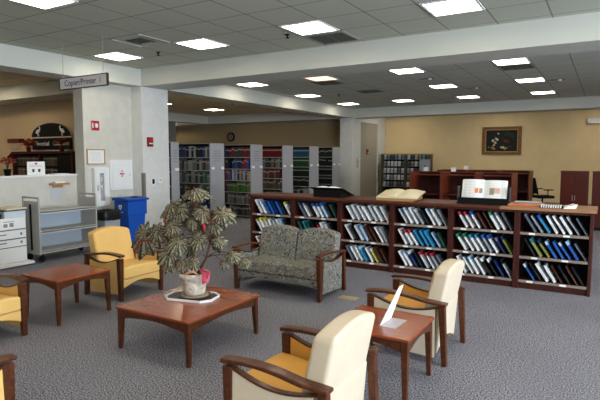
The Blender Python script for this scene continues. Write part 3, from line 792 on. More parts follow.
# orange-brown book and cards
r = empty('book_pile', (-.88, 7.02, TZ)); tag(r, 'orange-brown folder lying right of the newspaper rack', 'folder')
bx('cover', (-.18, .21, -.15, .15, 0, .028), M['orange'], r, .003)
r = empty('keyboard', (-.86, 7.09, TZ+.029)); tag(r, 'grey keyboard-like strip resting on the orange-brown folder', 'keyboard')
bx('case', (-.15, .17, -.05, .05, 0, .015), cm((.25, .25, .26)), r, .002)
bm = B()
for i in range(14):
    for j in range(4): box(bm, -.143+i*.022, -.126+i*.022, -.043+j*.022, -.026+j*.022, .015, .021)
obj('keys', bm, cm((.6, .6, .6)), r)
r = empty('card_box', (-.56, 6.87, TZ)); tag(r, 'black box with a row of white cards at the right of the counter', 'box')
bx('tray', (-.13, .13, -.05, .05, 0, .028), M['black'], r)
bm = B()
for k in range(9): box(bm, -.115+k*.026, -.10+k*.026, -.053, .03, .005, .036)
obj('cards', bm, M['paper'], r)
r = empty('paper_sheet', (-.40, 6.93, TZ), .5); tag(r, 'crumpled white paper sheet beside the black card box', 'paper')
bm = B(); prism(bm, [(-.08, 0), (.08, .0), (.1, .05), (.03, .03), (-.08, .004)], 1, -.06, .06); obj('sheet', bm, M['paper'], r)

# ------------------------------------------------------------------ tall book stacks (six grey ranges)
XE = -8.02
SY = [(7.98, 8.21), (9.23, 9.74), (10.84, 11.36), (12.37, 12.92), (13.93, 14.50), (15.50, 16.04)]
SZ = [.06, .37, .69, 1.00, 1.31, 1.62]; ST = 1.95
on3 = ['first', 'second', 'third', 'fourth', 'fifth', 'sixth']
SLEN = 3.6
for i, (ya, yb) in enumerate(SY):
    r = empty('book_stack', (XE, ya, 0)); tag(r, '%s tall grey book range counted from the white column' % on3[i], 'bookshelf', 'tall grey book ranges')
    d = yb-ya
    bx('end_panel', (-.03, 0, 0, d, 0, ST), M['endgrey'], r, .004)
    bx('end_panel', (-SLEN, -SLEN+.03, 0, d, 0, ST), M['endgrey'], r)
    bx('back_panel', (-SLEN+.03, -.03, d/2-.005, d/2+.005, 0, ST), M['black'], r)
    bx('top', (-SLEN, 0, 0.0, d, ST-.01, ST+.005), cm((.42, .38, .30)), r)
    for z in SZ:
        s = bx('shelf', (-SLEN+.03, -.03, .005, d-.005, z-.02, z), cm((.34, .33, .31), .4), r)
    bm = B()
    for j in range(1, 4): box(bm, -j*.9-.015, -j*.9+.015, .01, .03, 0, ST)
    obj('upright', bm, cm((.05, .05, .05)), r)
    for yy in (.02, d-.14) if i else (d-.14,):
        p = bx('shelf_sign', (.005, .03, yy, yy+.10, 1.33, 1.39), M['white'], r)
    if i in (0, 1, 2):
        bm = B()
        for k in range(5): box(bm, 0, .004, d*.25, d*.75, 1.52+k*.06, 1.54+k*.06)
        obj('range_guide', bm, cm((.24, .24, .25)), r)
PAL = {
 1: [[(.25, .25, .24), (.02, .05, .2), (.3, .28, .24), (.03, .03, .03), (.15, .12, .1)], [(.2, .03, .03), (.08, .07, .06), (.3, .27, .2), (.03, .03, .04), (.1, .13, .1)],
     [(.22, .24, .2), (.08, .2, .12), (.3, .28, .22), (.04, .04, .04)], [(.4, .38, .33), (.05, .05, .06), (.2, .18, .14), (.2, .2, .2)],
     [(.02, .03, .1), (.05, .08, .2), (.5, .45, .4), (.04, .04, .04), (.1, .12, .1)]],
 2: [[(.2, .19, .17), (.04, .04, .05), (.12, .1, .08)], [(.3, .3, .26), (.08, .08, .07), (.2, .2, .2)], [(.06, .2, .05), (.1, .28, .04), (.05, .15, .06), (.25, .05, .12)],
     [(.4, .05, .06), (.1, .15, .3), (.5, .5, .48), (.03, .05, .2), (.5, .3, .1)], [(.35, .03, .04), (.03, .05, .15), (.03, .1, .3), (.04, .04, .04)], [(.03, .03, .12), (.2, .03, .03), (.06, .06, .06), (.15, .03, .03)]],
 3: [[(.1, .1, .1)], [(.12, .08, .05), (.06, .06, .06)], [(.15, .12, .07), (.10, .08, .06)], [(.14, .03, .03), (.18, .12, .09), (.12, .03, .025)], [(.2, .17, .14), (.05, .05, .05), (.25, .25, .23)], [(.17, .012, .014)]],
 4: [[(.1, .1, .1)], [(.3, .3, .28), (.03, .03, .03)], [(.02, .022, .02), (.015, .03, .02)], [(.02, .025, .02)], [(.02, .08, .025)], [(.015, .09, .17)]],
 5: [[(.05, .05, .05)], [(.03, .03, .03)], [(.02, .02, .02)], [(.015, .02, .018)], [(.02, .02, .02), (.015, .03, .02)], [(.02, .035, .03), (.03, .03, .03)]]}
cname = lambda c: ('black' if max(c) < .045 else 'pale' if min(c) > .19 else 'red' if c[0] > 2*c[1] and c[0] > .1 and c[0] > 2*c[2] else 'green' if c[1] > 1.3*c[0] and c[1] > 1.1*c[2] else 'blue' if c[2] > 1.2*c[0] else 'brown' if c[0] > 1.1*c[2] else 'grey')
on4 = ['bottom', 'second lowest', 'third lowest', 'third highest', 'second highest', 'top']
bmesh_cache = {}
def book_mesh(c, w, h):
    k = (c, round(w, 3), round(h, 2))
    if k not in bmesh_cache:
        bm = B(); n = 4; pts = []
        box(bm, 0, k[1]-.004, .004, .19, 0, k[2])
        box(bm, 0.002, k[1]-.006, 0, .005, .002, k[2]-.002)
        box(bm, .006, k[1]-.010, -.0015, 0, k[2]*.7, k[2]*.82, mi=1)
        bmesh.ops.recalc_face_normals(bm, faces=bm.faces); me = bpy.data.meshes.new('book'); bm.to_mesh(me); bm.free()
        me.materials.append(cm(tuple(v*.7 for v in c))); me.materials.append(cm((.35, .32, .25))); bmesh_cache[k] = me
    return bmesh_cache[k]
random.seed(11)
# visible length of each range's near face, seen between neighbouring end panels
VIS = {1: 1.05, 2: .95, 3: .8, 4: .78, 5: .78}
for i in (1, 2, 3, 4, 5):
    ya = SY[i][0]
    for li, z in enumerate(SZ):
        if i == 1 and li == 0: pal = PAL[1][0]
        else: pal = PAL[i][li-1] if i == 1 else PAL[i][li]
        x = XE-.035; k = 0
        wmin, wmax = (.055, .08) if i in (1, 2) else (.065, .085)
        while x > XE-VIS[i]:
            w = round(random.uniform(wmin, wmax), 2); h = round(random.uniform(.22, .285), 2) if i in (1, 2) or len(pal) > 1 else .26
            if li == 5: h = min(h, .27)
            c = random.choice(pal)
            if x-w < XE-.88 and x > XE-.92: x = XE-.921
            if not (random.random() < .08 and len(pal) > 1):
                o = bpy.data.objects.new('book', book_mesh(c, w, h)); col.objects.link(o)
                o.location = (x-w, ya+.012, z+.0005)
                tag(o, '%s book, number %s from the end panel, %s shelf, %s grey range' % (cname(c), (on2+['fifteenth','sixteenth','seventeenth','eighteenth','nineteenth','twentieth','twenty-first','twenty-second','twenty-third','twenty-fourth','twenty-fifth','twenty-sixth','twenty-seventh','twenty-eighth'])[k], on4[li], on3[i]), 'book', 'books in the tall grey ranges')
                o['label'] = o['label'].replace('number ', '')
                k += 1
            x -= w

# ------------------------------------------------------------------ left side: copier, cart, bins, wall fixtures
# copier
r = empty('copier', (-7.55, 3.75, 0)); tag(r, 'white office copier with paper drawers at the left edge', 'copier')
bx('body', (-.62, 0, -.55, .70, .06, .73), M['white'], r, .006)
bx('base_plate', (-.64, .11, -.58, .75, .02, .06), M['white'], r, .004)
for j, (a, c) in enumerate(((.30, .405), (.425, .54))):
    for y0 in (-.53,):
        dr = bx('drawer', (0, .012, y0, .68, a, c), M['white'], r, .003)
        bx('handle', (.012, .022, y0+.80, y0+.92, a+.06, a+.075), cm((.2, .2, .22)), dr)
        bx('size_mark', (.012, .014, .60, .63, a+.04, a+.08), cm((.2, .2, .22)), dr)
bx('door', (0, .012, -.53, .68, .075, .285), M['white'], r, .003)
bm = B()
for a in (.287, .407, .545): box(bm, 0, .005, -.54, .69, a, a+.016)
obj('seam', bm, cm((.12, .12, .13)), r)
bx('scanner', (-.60, -.03, -.55, .36, .73, .80), cm((.02, .02, .022)), r)
bx('document_feeder', (-.60, -.02, -.55, .30, .80, .90), M['white'], r, .01)
n_ = bx('notice', (.001, .004, .33, .56, .57, .70), M['paper'], r)
bm = B(); box(bm, .004, .006, .36, .42, .60, .65); box(bm, .004, .006, .45, .51, .60, .66); box(bm, .004, .006, .36, .52, .675, .685); obj('notice_print', bm, cm((.25, .25, .28)), n_)
r = empty('paper_box', (-7.76, 4.36, .7305)); tag(r, 'pale blue and white paper box on the right end of the copier', 'box')
bx('box', (-.18, .20, -.22, .10, 0, .10), cm((.55, .60, .66)), r, .003)
bx('lid', (-.19, .21, -.23, .11, .10, .12), cm((.06, .06, .06)), r)
r = empty('paper_stack', (-7.76, 4.32, .8515), .12); tag(r, 'cream paper sheets fanned on the paper box', 'paper')
bx('sheets', (-.18, .20, -.18, .15, 0, .018), M['offpaper'], r)
r = empty('paper_stack', (-7.82, 3.83, .9015), -.1); tag(r, 'white papers lying on top of the copier feeder', 'paper')
bx('sheets', (-.2, .26, -.25, .22, 0, .022), M['paper'], r); bx('top_sheet', (-.16, .28, -.15, .30, .022, .03), cm((.6, .62, .6)), r)
# book cart
r = empty('book_cart', (-7.88, 4.60, 0)); tag(r, 'empty grey metal book cart with three shelves by the half wall', 'cart')
Lc = 1.02; Dc = .43
for y0 in (0, Lc):
    e = empty('end_frame'); e.parent = r
    bm = B()
    box(bm, 0, .03, y0, y0+.025, .12, 1.02); box(bm, Dc-.03, Dc, y0, y0+.025, .12, 1.02); box(bm, .03, Dc-.03, y0, y0+.025, .99, 1.02)
    box(bm, .03, Dc-.03, y0+.004, y0+.02, .12, .95)
    o = obj('end_frame_mesh', bm, M['cart'], r, .003); o.name = 'end_panel'
    bpy.data.objects.remove(e)
    if y0 == 0:
        bx('slot', (.19, .235, -.003, .003, .18, .90), M['black'], o)
for z in (.15, .46, .77):
    bx('shelf', (0.0, Dc, .026, Lc-.001, z, z+.022), M['cart'], r, .002)
    bx('shelf_lip', (Dc-.012, Dc, .026, Lc-.001, z-.015, z+.03), cm((.55, .54, .50)), r)
bx('back_panel', (.01, .02, .026, Lc-.001, .172, .76), M['cartblue'], r)
for x in (.05, Dc-.05):
    for y in (.06, Lc-.04):
        bm = B(); tube(bm, [(x-.015, y, .05), (x+.015, y, .05)], .048, 14); box(bm, x-.02, x+.02, y-.02, y+.02, .085, .135); obj('caster', bm, M['black'], r)
# grey trash can with black bag
r = empty('trash_can', (-7.56, 5.93, 0)); tag(r, 'grey waste bin lined with a black bag beside the blue bin', 'bin')
bm = B()
vs = box(bm, -.16, .16, -.17, .17, 0, .62)
for v in vs:
    if v.co.z < .1: v.co.x *= .85; v.co.y *= .85
obj('body', bm, cm((.30, .32, .35), .4), r, .02)
bm = B(); n = 28
def ring(z, s, j=.0): return [bm.verts.new((max(-1, min(1, 1.35*math.cos(2*PI*k/n)))*s*.16*(1+random.uniform(-j, j)), max(-1, min(1, 1.35*math.sin(2*PI*k/n)))*s*.17*(1+random.uniform(-j, j)), z+random.uniform(-j, j)*.2)) for k in range(n)]
R_ = [ring(.53, 1.06, .03), ring(.60, 1.10, .04), ring(.67, 1.08, .03), ring(.70, 1.0, .03), ring(.66, .86, .03), ring(.55, .8, .05), ring(.35, .7, .03)]
for a, c in zip(R_, R_[1:]):
    for k in range(n): bm.faces.new((a[k], a[(k+1) % n], c[(k+1) % n], c[k]))
obj('bin_liner', bm, M['blackmat'], r, smooth=True)
# blue recycling cart
r = empty('recycling_bin', (-7.66, 6.55, 0)); tag(r, 'blue wheeled recycling bin in front of the white column', 'bin')
bm = B()
vs = prism(bm, [(-.17, -.20), (.17, -.20), (.17, .20), (-.17, .20)], 2, .04, .56)
for v in vs:
    if v.co.z < .1: v.co.x *= .86; v.co.y *= .84
bmesh.ops.recalc_face_normals(bm, faces=bm.faces)
box(bm, -.19, .19, -.225, .225, .56, .82)
body = obj('body', bm, M['bluebin'], r, .012)
bm = B(); prism(bm, [(-.22, .825), (.22, .825), (.235, .84), (.22, .86), (0, .885), (-.22, .875)], 1, -.25, .25); lid = obj('lid', bm, M['bluebin'], r, .008)
bx('lid_vent', (.0, .09, -.02, .10, .876, .89), M['black'], lid)
bm = B(); tube(bm, [(-.235, -.2, .84), (-.235, .2, .84)], .014, 8); obj('handle', bm, M['bluebin_d'], r)
for s in (-1, 1):
    bm = B(); tube(bm, [(-.15, s*.235-.02, .09), (-.15, s*.235+.02, .09)], .085, 18); obj('wheel', bm, M['black'], r, smooth=False)
# recycling mark: three bent arrows on the left (camera) side, plus a line under it
bm = B()
for k in range(3):
    a = PI/2+k*2*PI/3
    c, s = math.cos(a), math.sin(a)
    def T(u, v): return (-.02+.9*(u*c-v*s), -.2275, .71+.9*(u*s+v*c))
    P_ = [(-.005, -.052), (.018, -.052), (.018, .006), (.032, .006), (.006, .034), (-.02, .006), (-.005, .006)]
    P_ = [(u+.022, v) for u, v in P_]
    f = bm.faces.new([bm.verts.new(T(u, v)) for u, v in P_])
for k in range(3): box(bm, -.10+k*.055, -.06+k*.055, -.2275, -.226, .605, .62)
obj('recycling_mark', bm, M['white'], body)
# fire extinguisher cabinet
r = empty('extinguisher_cabinet', (-8.3, 6.355, .70)); tag(r, 'white wall cabinet with window showing a fire extinguisher', 'cabinet')
bm = B(); box(bm, 0, .085, -.165, -.155, 0, .73); box(bm, 0, .085, .155, .165, 0, .73); box(bm, 0, .085, -.155, .155, 0, .01); box(bm, 0, .085, -.155, .155, .72, .73)
obj('case', bm, M['white'], r)
bx('case_back', (0, .005, -.155, .155, .01, .72), M['black'], r)
bm = B(); box(bm, .085, .10, -.16, -.05, .005, .725); box(bm, .085, .10, .05, .16, .005, .725); box(bm, .085, .10, -.05, .05, .005, .10); box(bm, .085, .10, -.05, .05, .63, .725)
dd = obj('door', bm, M['white'], r)
bx('window', (.088, .091, -.05, .05, .10, .63), M['glass'], dd)
bx('latch', (.10, .115, -.115, -.095, .30, .40), M['steel'], dd)
r = empty('fire_extinguisher', (-8.255, 6.355, .7105)); tag(r, 'red fire extinguisher with yellow tag in the narrow cabinet window', 'fire extinguisher')
bm = B(); lathe(bm, [(.028, 0), (.034, .01), (.034, .42), (.02, .45), (.01, .46)], n=16); obj('cylinder', bm, M['dkred'], r, smooth=True)
bx('label_tag', (.033, .037, -.02, .02, .33, .39), cm((.8, .6, .05)), r); bx('valve', (-.012, .02, -.012, .03, .46, .54), M['steel'], r)
# panel box
r = empty('electrical_panel', (-8.3, 6.865, .98)); tag(r, 'square white wall panel with a red sticker', 'panel')
bx('frame', (0, .03, -.275, .275, 0, .59), M['white'], r, .004)
dd = bx('door', (.03, .042, -.23, .23, .045, .545), M['white'], r, .003)
bx('latch', (.042, .05, .19, .205, .27, .31), cm((.5, .5, .5)), dd)
bm = B(); lathe(bm, [(.075, 0), (.075, .002)], n=20); o = obj('sticker', bm, M['paper'], dd, loc=(.042, 0, .32)); o.rotation_euler = (0, PI/2, 0)
bm = B(); box(bm, .045, .047, -.018, .018, .362, .385); box(bm, .045, .047, -.055, .055, .315, .335); box(bm, .045, .047, -.05, .05, .30, .31); box(bm, .045, .047, -.02, .02, .262, .285); obj('sticker_print', bm, M['red'], dd)
# framed notice
r = empty('framed_notice', (-8.3, 6.30, 1.49)); tag(r, 'thin wooden framed paper notice above the extinguisher cabinet', 'notice')
bm = B()
for a in ((-.2, .2, 0, .02), (-.2, .2, .27, .29), (-.2, -.18, .02, .27), (.18, .2, .02, .27)): box(bm, 0, .02, *a)
obj('frame', bm, M['wood_tan'], r)
pg = bx('sheet', (.002, .012, -.18, .18, .02, .27), M['paper'], r)
bm = B()
for k in range(9): box(bm, .012, .0135, -.14, .14-.02*(k % 3), .05+k*.022, .055+k*.022)
obj('print_lines', bm, cm((.55, .55, .57)), pg)
# horn strobe
r = empty('alarm_strobe', (-8.302, 6.31, 2.13)); tag(r, 'red fire alarm strobe with white lens high on the stub wall', 'fire alarm')
bx('plate', (0, .018, -.085, .085, 0, .18), M['red'], r, .006); bx('lens', (.018, .05, -.025, .035, .05, .13), M['white'], r, .01)
bm = B(); box(bm, .018, .02, -.07, -.05, .04, .14); obj('lettering', bm, M['white'], r)
# pull station on column
def pull(loc, label, rz=0):
    r = empty('fire_pull_station', loc, rz); tag(r, label, 'fire alarm')
    bx('box', (0, .04, -.07, .07, 0, .19), M['dkred'], r, .005); bx('lever', (.04, .055, -.045, .045, .05, .075), M['white'], r, .002)
    bx('cover', (.04, .05, -.055, .055, .09, .17), M['red'], r, .002)
pull((-8.002, 7.36, 1.84), 'dark red fire pull station on the near white column')
pull((-8.052, 18.45, 1.72), 'dark red fire pull station on the far wall recess')
r = empty('wall_telephone', (-8.0, 7.43, 1.02)); tag(r, 'small black and white wall telephone on the column', 'telephone')
bx('plate', (0, .012, -.055, .055, 0, .17), M['white'], r, .003); bx('handset', (.012, .045, -.035, .01, .06, .16), M['black'], r, .01); bx('keypad', (.012, .03, -.02, .035, .005, .06), M['white'], r, .004)
r = empty('thermostat', (-8.002, 7.61, 1.08)); tag(r, 'white thermostat beside the telephone on the column', 'thermostat')
bx('case', (0, .03, -.06, .06, 0, .11), M['white'], r, .006); bx('display', (.03, .033, -.03, .03, .055, .09), cm((.45, .45, .43)), r)
r = empty('corner_guard', (-8.0, 7.18, .75)); tag(r, 'grey-brown corner guard strip on the near white column', 'corner guard')
bx('strip', (.0, .006, -.0, .055, 0, .56), cm((.20, .17, .15)), r); bx('return_strip', (-.055, .006, -.006, 0, 0, .56), cm((.20, .17, .15)), r)
r = empty('corner_guard', (-8.0, 19.43, .55)); tag(r, 'brown corner guard strip on the far column', 'corner guard')
bx('strip', (-.001, .006, 0, .07, 0, .75), cm((.14, .09, .06)), r)
r = empty('wall_bracket', (-8.0, 17.35, 1.25)); tag(r, 'small white wall bracket on the distant column', 'bracket')
bm = B(); tube(bm, [(0, .1, 0), (.06, .12, .08), (.06, .12, .25), (0, .1, .3)], .02, 8); obj('arm', bm, M['white'], r, smooth=True); bx('mount_plate', (0, .012, .02, .2, -.03, .35), cm((.5, .48, .42)), r)

# hanging sign
r = empty('hanging_sign', (-6.75, 4.95, 2.66)); tag(r, 'long sign reading Copier/Printer 1 hanging from two thin wires', 'sign')
bx('panel', (-.545, .545, -.010, .010, .012, .168), cm((.74, .69, .68)), r)
bm = B(); box(bm, -.56, .56, -.016, .016, 0, .012); box(bm, -.56, .56, -.016, .016, .168, .18); box(bm, .545, .56, -.016, .016, .012, .168); box(bm, -.56, -.545, -.016, .016, .012, .168)
obj('frame', bm, cm((.035, .025, .025)), r)
text_mesh('words', 'Copier/Printer', .125, cm((.04, .04, .10)), r, (-.06, -.0115, .09), (PI/2, 0, 0), .001); text_mesh('numeral', '1', .125, cm((.04, .04, .10)), r, (.40, -.0115, .09), (PI/2, 0, 0), .001)
for x in (-.47, .46):
    bm = B(); tube(bm, [(x, 0, .18), (x, 0, CE-2.66)], .0035, 6); obj('wire', bm, cm((.35, .35, .33)), r)
    bx('hook', (x-.008, x+.008, -.006, .006, .18, .205), M['white'], r)

# brochure ledge on half wall
r = empty('wall_ledge', (-8.55, 5.66, 1.13)); tag(r, 'small tan wooden ledge mounted on the half wall', 'ledge')
bx('board', (0, .12, -.17, .17, 0, .035), M['wood_tan'], r, .003)
bx('support', (0, .02, -.10, .10, -.05, 0), M['wood_tan'], r)
r = empty('paper_stack', (-8.49, 5.64, 1.1655)); tag(r, 'small white paper slips on the tan wall ledge', 'paper'); bx('sheets', (-.05, .05, -.09, .10, 0, .028), M['paper'], r)
r = empty('hanging_sheet', (-8.545, 5.62, .86)); tag(r, 'clear sheet hanging on the half wall below the ledge', 'sheet'); bx('sheet', (0.0, .004, -.10, .10, 0, .215), cm((.56, .56, .58)), r)
# card sign on the ledge of half wall
r = empty('counter_sign', (-8.70, 5.36, 1.3155)); tag(r, 'white card sign with purple mark standing on the half wall', 'sign')
pg = bx('card', (0, .006, -.165, .165, 0, .235), M['paper'], r); bx('foot', (-.05, .03, -.10, .10, 0, .004), M['glass'], r)
bm = B(); box(bm, .006, .008, -.022, .022, .185, .215); obj('purple_mark', bm, cm((.25, .03, .28)), pg)
bm = B()
for s in (-1, 1):
    y = s*.055; bm = B()
    prism(bm, [(y-.025, .105), (y+.025, .105), (y+.02, .06), (y+.008, .045), (y-.008, .045), (y-.02, .06)], 0, .006, .008); obj('jug_picture', bm, cm((.06, .07, .08)), pg)
bm = B(); [box(bm, .006, .0075, -.12, .12-.01*k, .14+k*.016, .146+k*.016) for k in range(3)]; obj('print_lines', bm, cm((.55, .45, .5)), pg)
# flat papers on ledge
r = empty('paper_stack', (-8.70, 5.78, 1.3155)); tag(r, 'flat white papers on the half wall beside the column', 'paper'); bx('sheets', (-.1, .12, -.14, .14, 0, .012), M['paper'], r)
# poinsettia on ledge
def blossom_plant(name, loc, label, hgt, rad, red, potc, seed, cat='plant', n=26, potr=.06, poth=.1):
    r = empty(name, loc); tag(r, label, cat); rnd = random.Random(seed)
    bm = B(); lathe(bm, [(potr*.7, 0), (potr, poth), (potr*1.08, poth), (potr*1.08, poth*1.12), (potr*.6, poth*1.1)], n=16); obj('pot', bm, potc, r, smooth=True)
    bm = B()
    for k in range(5):
        a = k*1.256; tube(bm, [(0, 0, poth), (.3*rad*math.cos(a), .3*rad*math.sin(a), hgt*.75)], .004, 5)
    obj('stems', bm, M['stem'], r)
    bm = B()
    for k in range(n):
        a = rnd.uniform(0, 2*PI); rr = rad*math.sqrt(rnd.random()); z = hgt-rad*.9+rnd.uniform(0, rad*1.1)*(1-rr/rad*.4)
        c = Vector((rr*math.cos(a), rr*math.sin(a), z)); s_ = rad*.5
        for q in range(5):
            b2 = q*1.257+a; t = Vector((math.cos(b2), math.sin(b2), rnd.uniform(-.2, .5)))*s_; u = Vector((-math.sin(b2), math.cos(b2), .1))*s_*.35
            bm.faces.new([bm.verts.new(p) for p in (c, c+t*.5+u, c+t, c+t*.5-u)])
    for mi_ in range(2): pass
    o = obj('blossoms', bm, red, r)
    for p in o.data.polygons: p.material_index = 0
    return r
blossom_plant('poinsettia', (-8.71, 4.86, 1.3155), 'red poinsettia in dark pot at the left end of the half wall', .30, .11, M['red'], M['black'], 2, n=40)
# historical collection cabinet
r = empty('display_bookcase', (-12.08, 7.68, 0)); tag(r, 'dark wooden glazed bookcase under the arched sign in the back room', 'bookcase')
bx('body', (-1.15, 1.35, -.02, .22, 0, 1.12), M['cherry_dark'], r)
for x0 in (-1.15, -.02, 1.27): bx('side_panel', (x0, x0+.06, -.16, .22, 1.12, 1.72), M['cherry_dark'], r)
bx('back_panel', (-1.15, 1.33, .2, .22, 1.12, 1.72), cm((.02, .012, .01)), r)
bm = B(); prism(bm, [(-1.32, 1.62), (-1.10, 1.76), (1.36, 1.76), (1.36, 1.72), (-1.15, 1.70), (-1.32, 1.58)], 1, -.2, .22); obj('cornice', bm, M['cherry_dark'], r)
bx('shelf', (-1.09, 1.27, -.14, .2, 1.12, 1.14), M['cherry_dark'], r); bx('shelf', (-1.09, 1.27, -.14, .2, 1.40, 1.415), M['cherry_dark'], r)
bx('dark_door', (.75, 1.27, -.16, -.14, 1.14, 1.70), M['black'], r)
rnd = random.Random(5); k = 0
for z in (1.1405, 1.4155):
    x = -13.15
    while x < -11.43:
        w = .07; c = rnd.choice([(.05, .12, .06), (.2, .05, .04), (.22, .2, .14), (.05, .05, .06), (.1, .14, .08), (.25, .1, .08), (.04, .09, .08)])
        if not (-12.19 < x < -12.02):
            o = bpy.data.objects.new('book', book_mesh(c, w, .22)); col.objects.link(o); o.location = (x, 7.60, z)
            tag(o, '%s book in the back room bookcase, %s shelf, %s in its row' % (cname(c), 'upper' if z > 1.3 else 'lower', (on2+['fifteenth', 'sixteenth', 'seventeenth', 'eighteenth', 'nineteenth', 'twentieth', 'twenty-first', 'twenty-second', 'twenty-third', 'twenty-fourth', 'twenty-fifth', 'twenty-sixth'])[k % 26]), 'book', 'books in the back room bookcase')
            k += 1
        x += w+.006
    k = 0
# arched sign
r = empty('arched_sign', (-12.11, 7.91, 1.79)); tag(r, 'black arched sign with white lettering and two white birds', 'sign')
bm = B(); pts = [(-.80, .335), (.83, .335)]
for k in range(17):
    a = PI*k/16; pts.append((.015+.815*math.cos(a), .36+.33*math.sin(a)))
prism(bm, pts, 1, -.03, 0); obj('arch', bm, M['black'], r)
bm = B(); box(bm, -.82, .85, -.04, 0, .315, .345); box(bm, -.82, .85, -.035, 0, .0, .02)
obj('rail', bm, cm((.55, .48, .36)), r)
bx('panel', (-.80, .83, -.03, 0, .02, .315), M['black'], r)
bm = B()
n = 20
o_pts = [(.015+.835*math.cos(PI*k/n), .36+.35*math.sin(PI*k/n)) for k in range(n+1)]; i_pts = [(.015+.815*math.cos(PI*k/n), .36+.33*math.sin(PI*k/n)) for k in range(n, -1, -1)]
for k in range(n):
    a, c = o_pts[k], o_pts[k+1]; d_, e = i_pts[n-k-1], i_pts[n-k]
    prism(bm, [a, c, d_, e], 1, -.035, 0)
obj('arch_edge', bm, cm((.40, .38, .33)), r)
text_mesh('first_word', 'Historical', .155, M['paper'], r, (-.37, -.032, .175), (PI/2, 0, 0), .002); text_mesh('second_word', 'Collection', .155, M['paper'], r, (.42, -.032, .175), (PI/2, 0, 0), .002)
def bird(x, s):
    bm = B()
    prism(bm, [(x+s*u, v) for u, v in ((-.10, .44), (-.04, .43), (.05, .47), (.09, .52), (.10, .58), (.07, .62), (.04, .60), (.06, .56), (.03, .54), (-.03, .54), (-.08, .50))], 1, -.036, -.03)
    for q in (-.02, .02): box(bm, min(x+s*q, x+s*q+.012), max(x+s*q, x+s*q+.012), -.036, -.03, .36, .45)
    obj('bird_figure', bm, cm((.75, .75, .78)), r)
bird(-.52, 1); bird(.48, -1)
# decorations on the bookcase
blossom_plant('flower_arrangement', (-12.53, 7.55, 1.7605), 'orange-red flower arrangement left of the arched sign', .29, .165, cm((.45, .05, .015)), M['dkred'], 4, n=60)
blossom_plant('flower_arrangement', (-11.18, 7.55, 1.7605), 'orange flower arrangement in front of the arched sign at right', .30, .14, cm((.45, .10, .02)), M['dkred'], 9, n=60)
r = empty('wire_stand', (-13.08, 7.55, 1.761)); tag(r, 'dark wire stand with a red-brown basket at the left of the bookcase', 'stand')
bm = B()
for k in range(6):
    x = -.24+k*.096; tube(bm, [(x*.7, -.03, 0.03), (x, 0, .15), (x, 0, .30)], .006, 5)
tube(bm, [(-.17, -.03, .06), (.17, -.03, .06)], .007, 5)
obj('wires', bm, cm((.3, .28, .26)), r)
bx('basket', (-.26, .26, -.08, .08, .22, .33), cm((.10, .02, .015)), r, .01)

# ------------------------------------------------------------------ wall clock, picture, screen housing, floor patch
r = empty('wall_clock', (-14.2, 17.75, 2.48)); tag(r, 'round dark-rimmed wall clock above the grey ranges', 'clock')
def disc(bm, r0, r1, y0, y1, n=28):
    prism(bm, [(r1*math.cos(2*PI*k/n), r1*math.sin(2*PI*k/n)) for k in range(n)], 1, y0, y1)
bm = B(); disc(bm, 0, .20, -.05, 0); obj('rim', bm, M['black'], r); bm = B(); disc(bm, 0, .145, -.055, -.05); f_ = obj('face', bm, cm((.22, .19, .15)), r)
bm = B(); box(bm, -.008, .008, -.06, -.055, 0, .11); box(bm, 0, .08, -.06, -.055, -.008, .008)
for k in range(12):
    a = k*PI/6; x, z = .125*math.cos(a), .125*math.sin(a); box(bm, x-.008, x+.008, -.058, -.055, z-.008, z+.008)
obj('hands', bm, M['black'], r)
r = empty('framed_painting', (-3.41, 20.2, 1.70)); tag(r, 'large dark still life of pale flowers in gold frame on tan wall', 'painting')
bm = B(); w, h = .69, 1.03
for a in ((-w, w, 0, .10), (-w, w, h-.10, h), (-w, -w+.12, .10, h-.10), (w-.12, w, .10, h-.10)): box(bm, a[0], a[1], -.06, 0, a[2], a[3])
obj('frame', bm, wood('gilt_frame', (.10, .03, .01), (.30, .15, .04), .35, (9, 9, 9)), r, .01)
bm = B()
for a in ((-w+.12, w-.12, .10, .125), (-w+.12, w-.12, h-.125, h-.10), (-w+.12, -w+.145, .125, h-.125), (w-.145, w-.12, .125, h-.125)): box(bm, a[0], a[1], -.05, -.01, a[2], a[3])
obj('inner_moulding', bm, cm((.40, .28, .12)), r)
cv = bx('canvas', (-w+.145, w-.145, -.02, -.005, .125, h-.125), cm((.012, .014, .012)), r)
rnd = random.Random(8)
for nme, c, lst in (('pale_blossoms', (.6, .55, .4), [(-.12, .78, .035), (-.30, .52, .055), (-.22, .44, .05), (-.15, .56, .05), (-.20, .60, .035), (-.26, .36, .035), (.06, .27, .05), (.02, .26, .03), (-.02, .28, .03)]),
                    ('yellow_fruit', (.30, .22, .06), [(-.32, .26, .05), (-.26, .22, .05), (-.30, .32, .03), (.18, .25, .04), (.12, .22, .05), (-.45, .28, .03)]),
                    ('red_blossoms', (.13, .02, .015), [(.12, .50, .05), (.18, .52, .05), (.22, .46, .04), (.30, .30, .04), (-.24, .66, .03), (.08, .56, .03)]),
                    ('green_drapery', (.016, .035, .018), [(.30, .72, .09), (.22, .78, .07), (.38, .66, .06), (.12, .74, .05)])):
    bm = B()
    for x, z, s_ in lst:
        pts = [(x+s_*(1+.25*math.sin(5*a+x*9))*math.cos(a), z+s_*(.8+.2*math.cos(4*a))*math.sin(a)) for a in [2*PI*k/18 for k in range(18)]]
        prism(bm, pts, 1, -.0215-.0003*rnd.random(), -.02)
    obj(nme, bm, cm(c), cv)
r = empty('screen_housing', (-.52+1.0, 20.2, 2.76)); tag(r, 'white projection screen housing high on the tan wall at right', 'screen housing')
bx('case', (-1.12, 1.12, -.15, 0, 0, .17), M['white'], r, .01); bx('end_cap', (-1.14, -1.12, -.15, 0, 0, .17), cm((.5, .5, .5)), r)
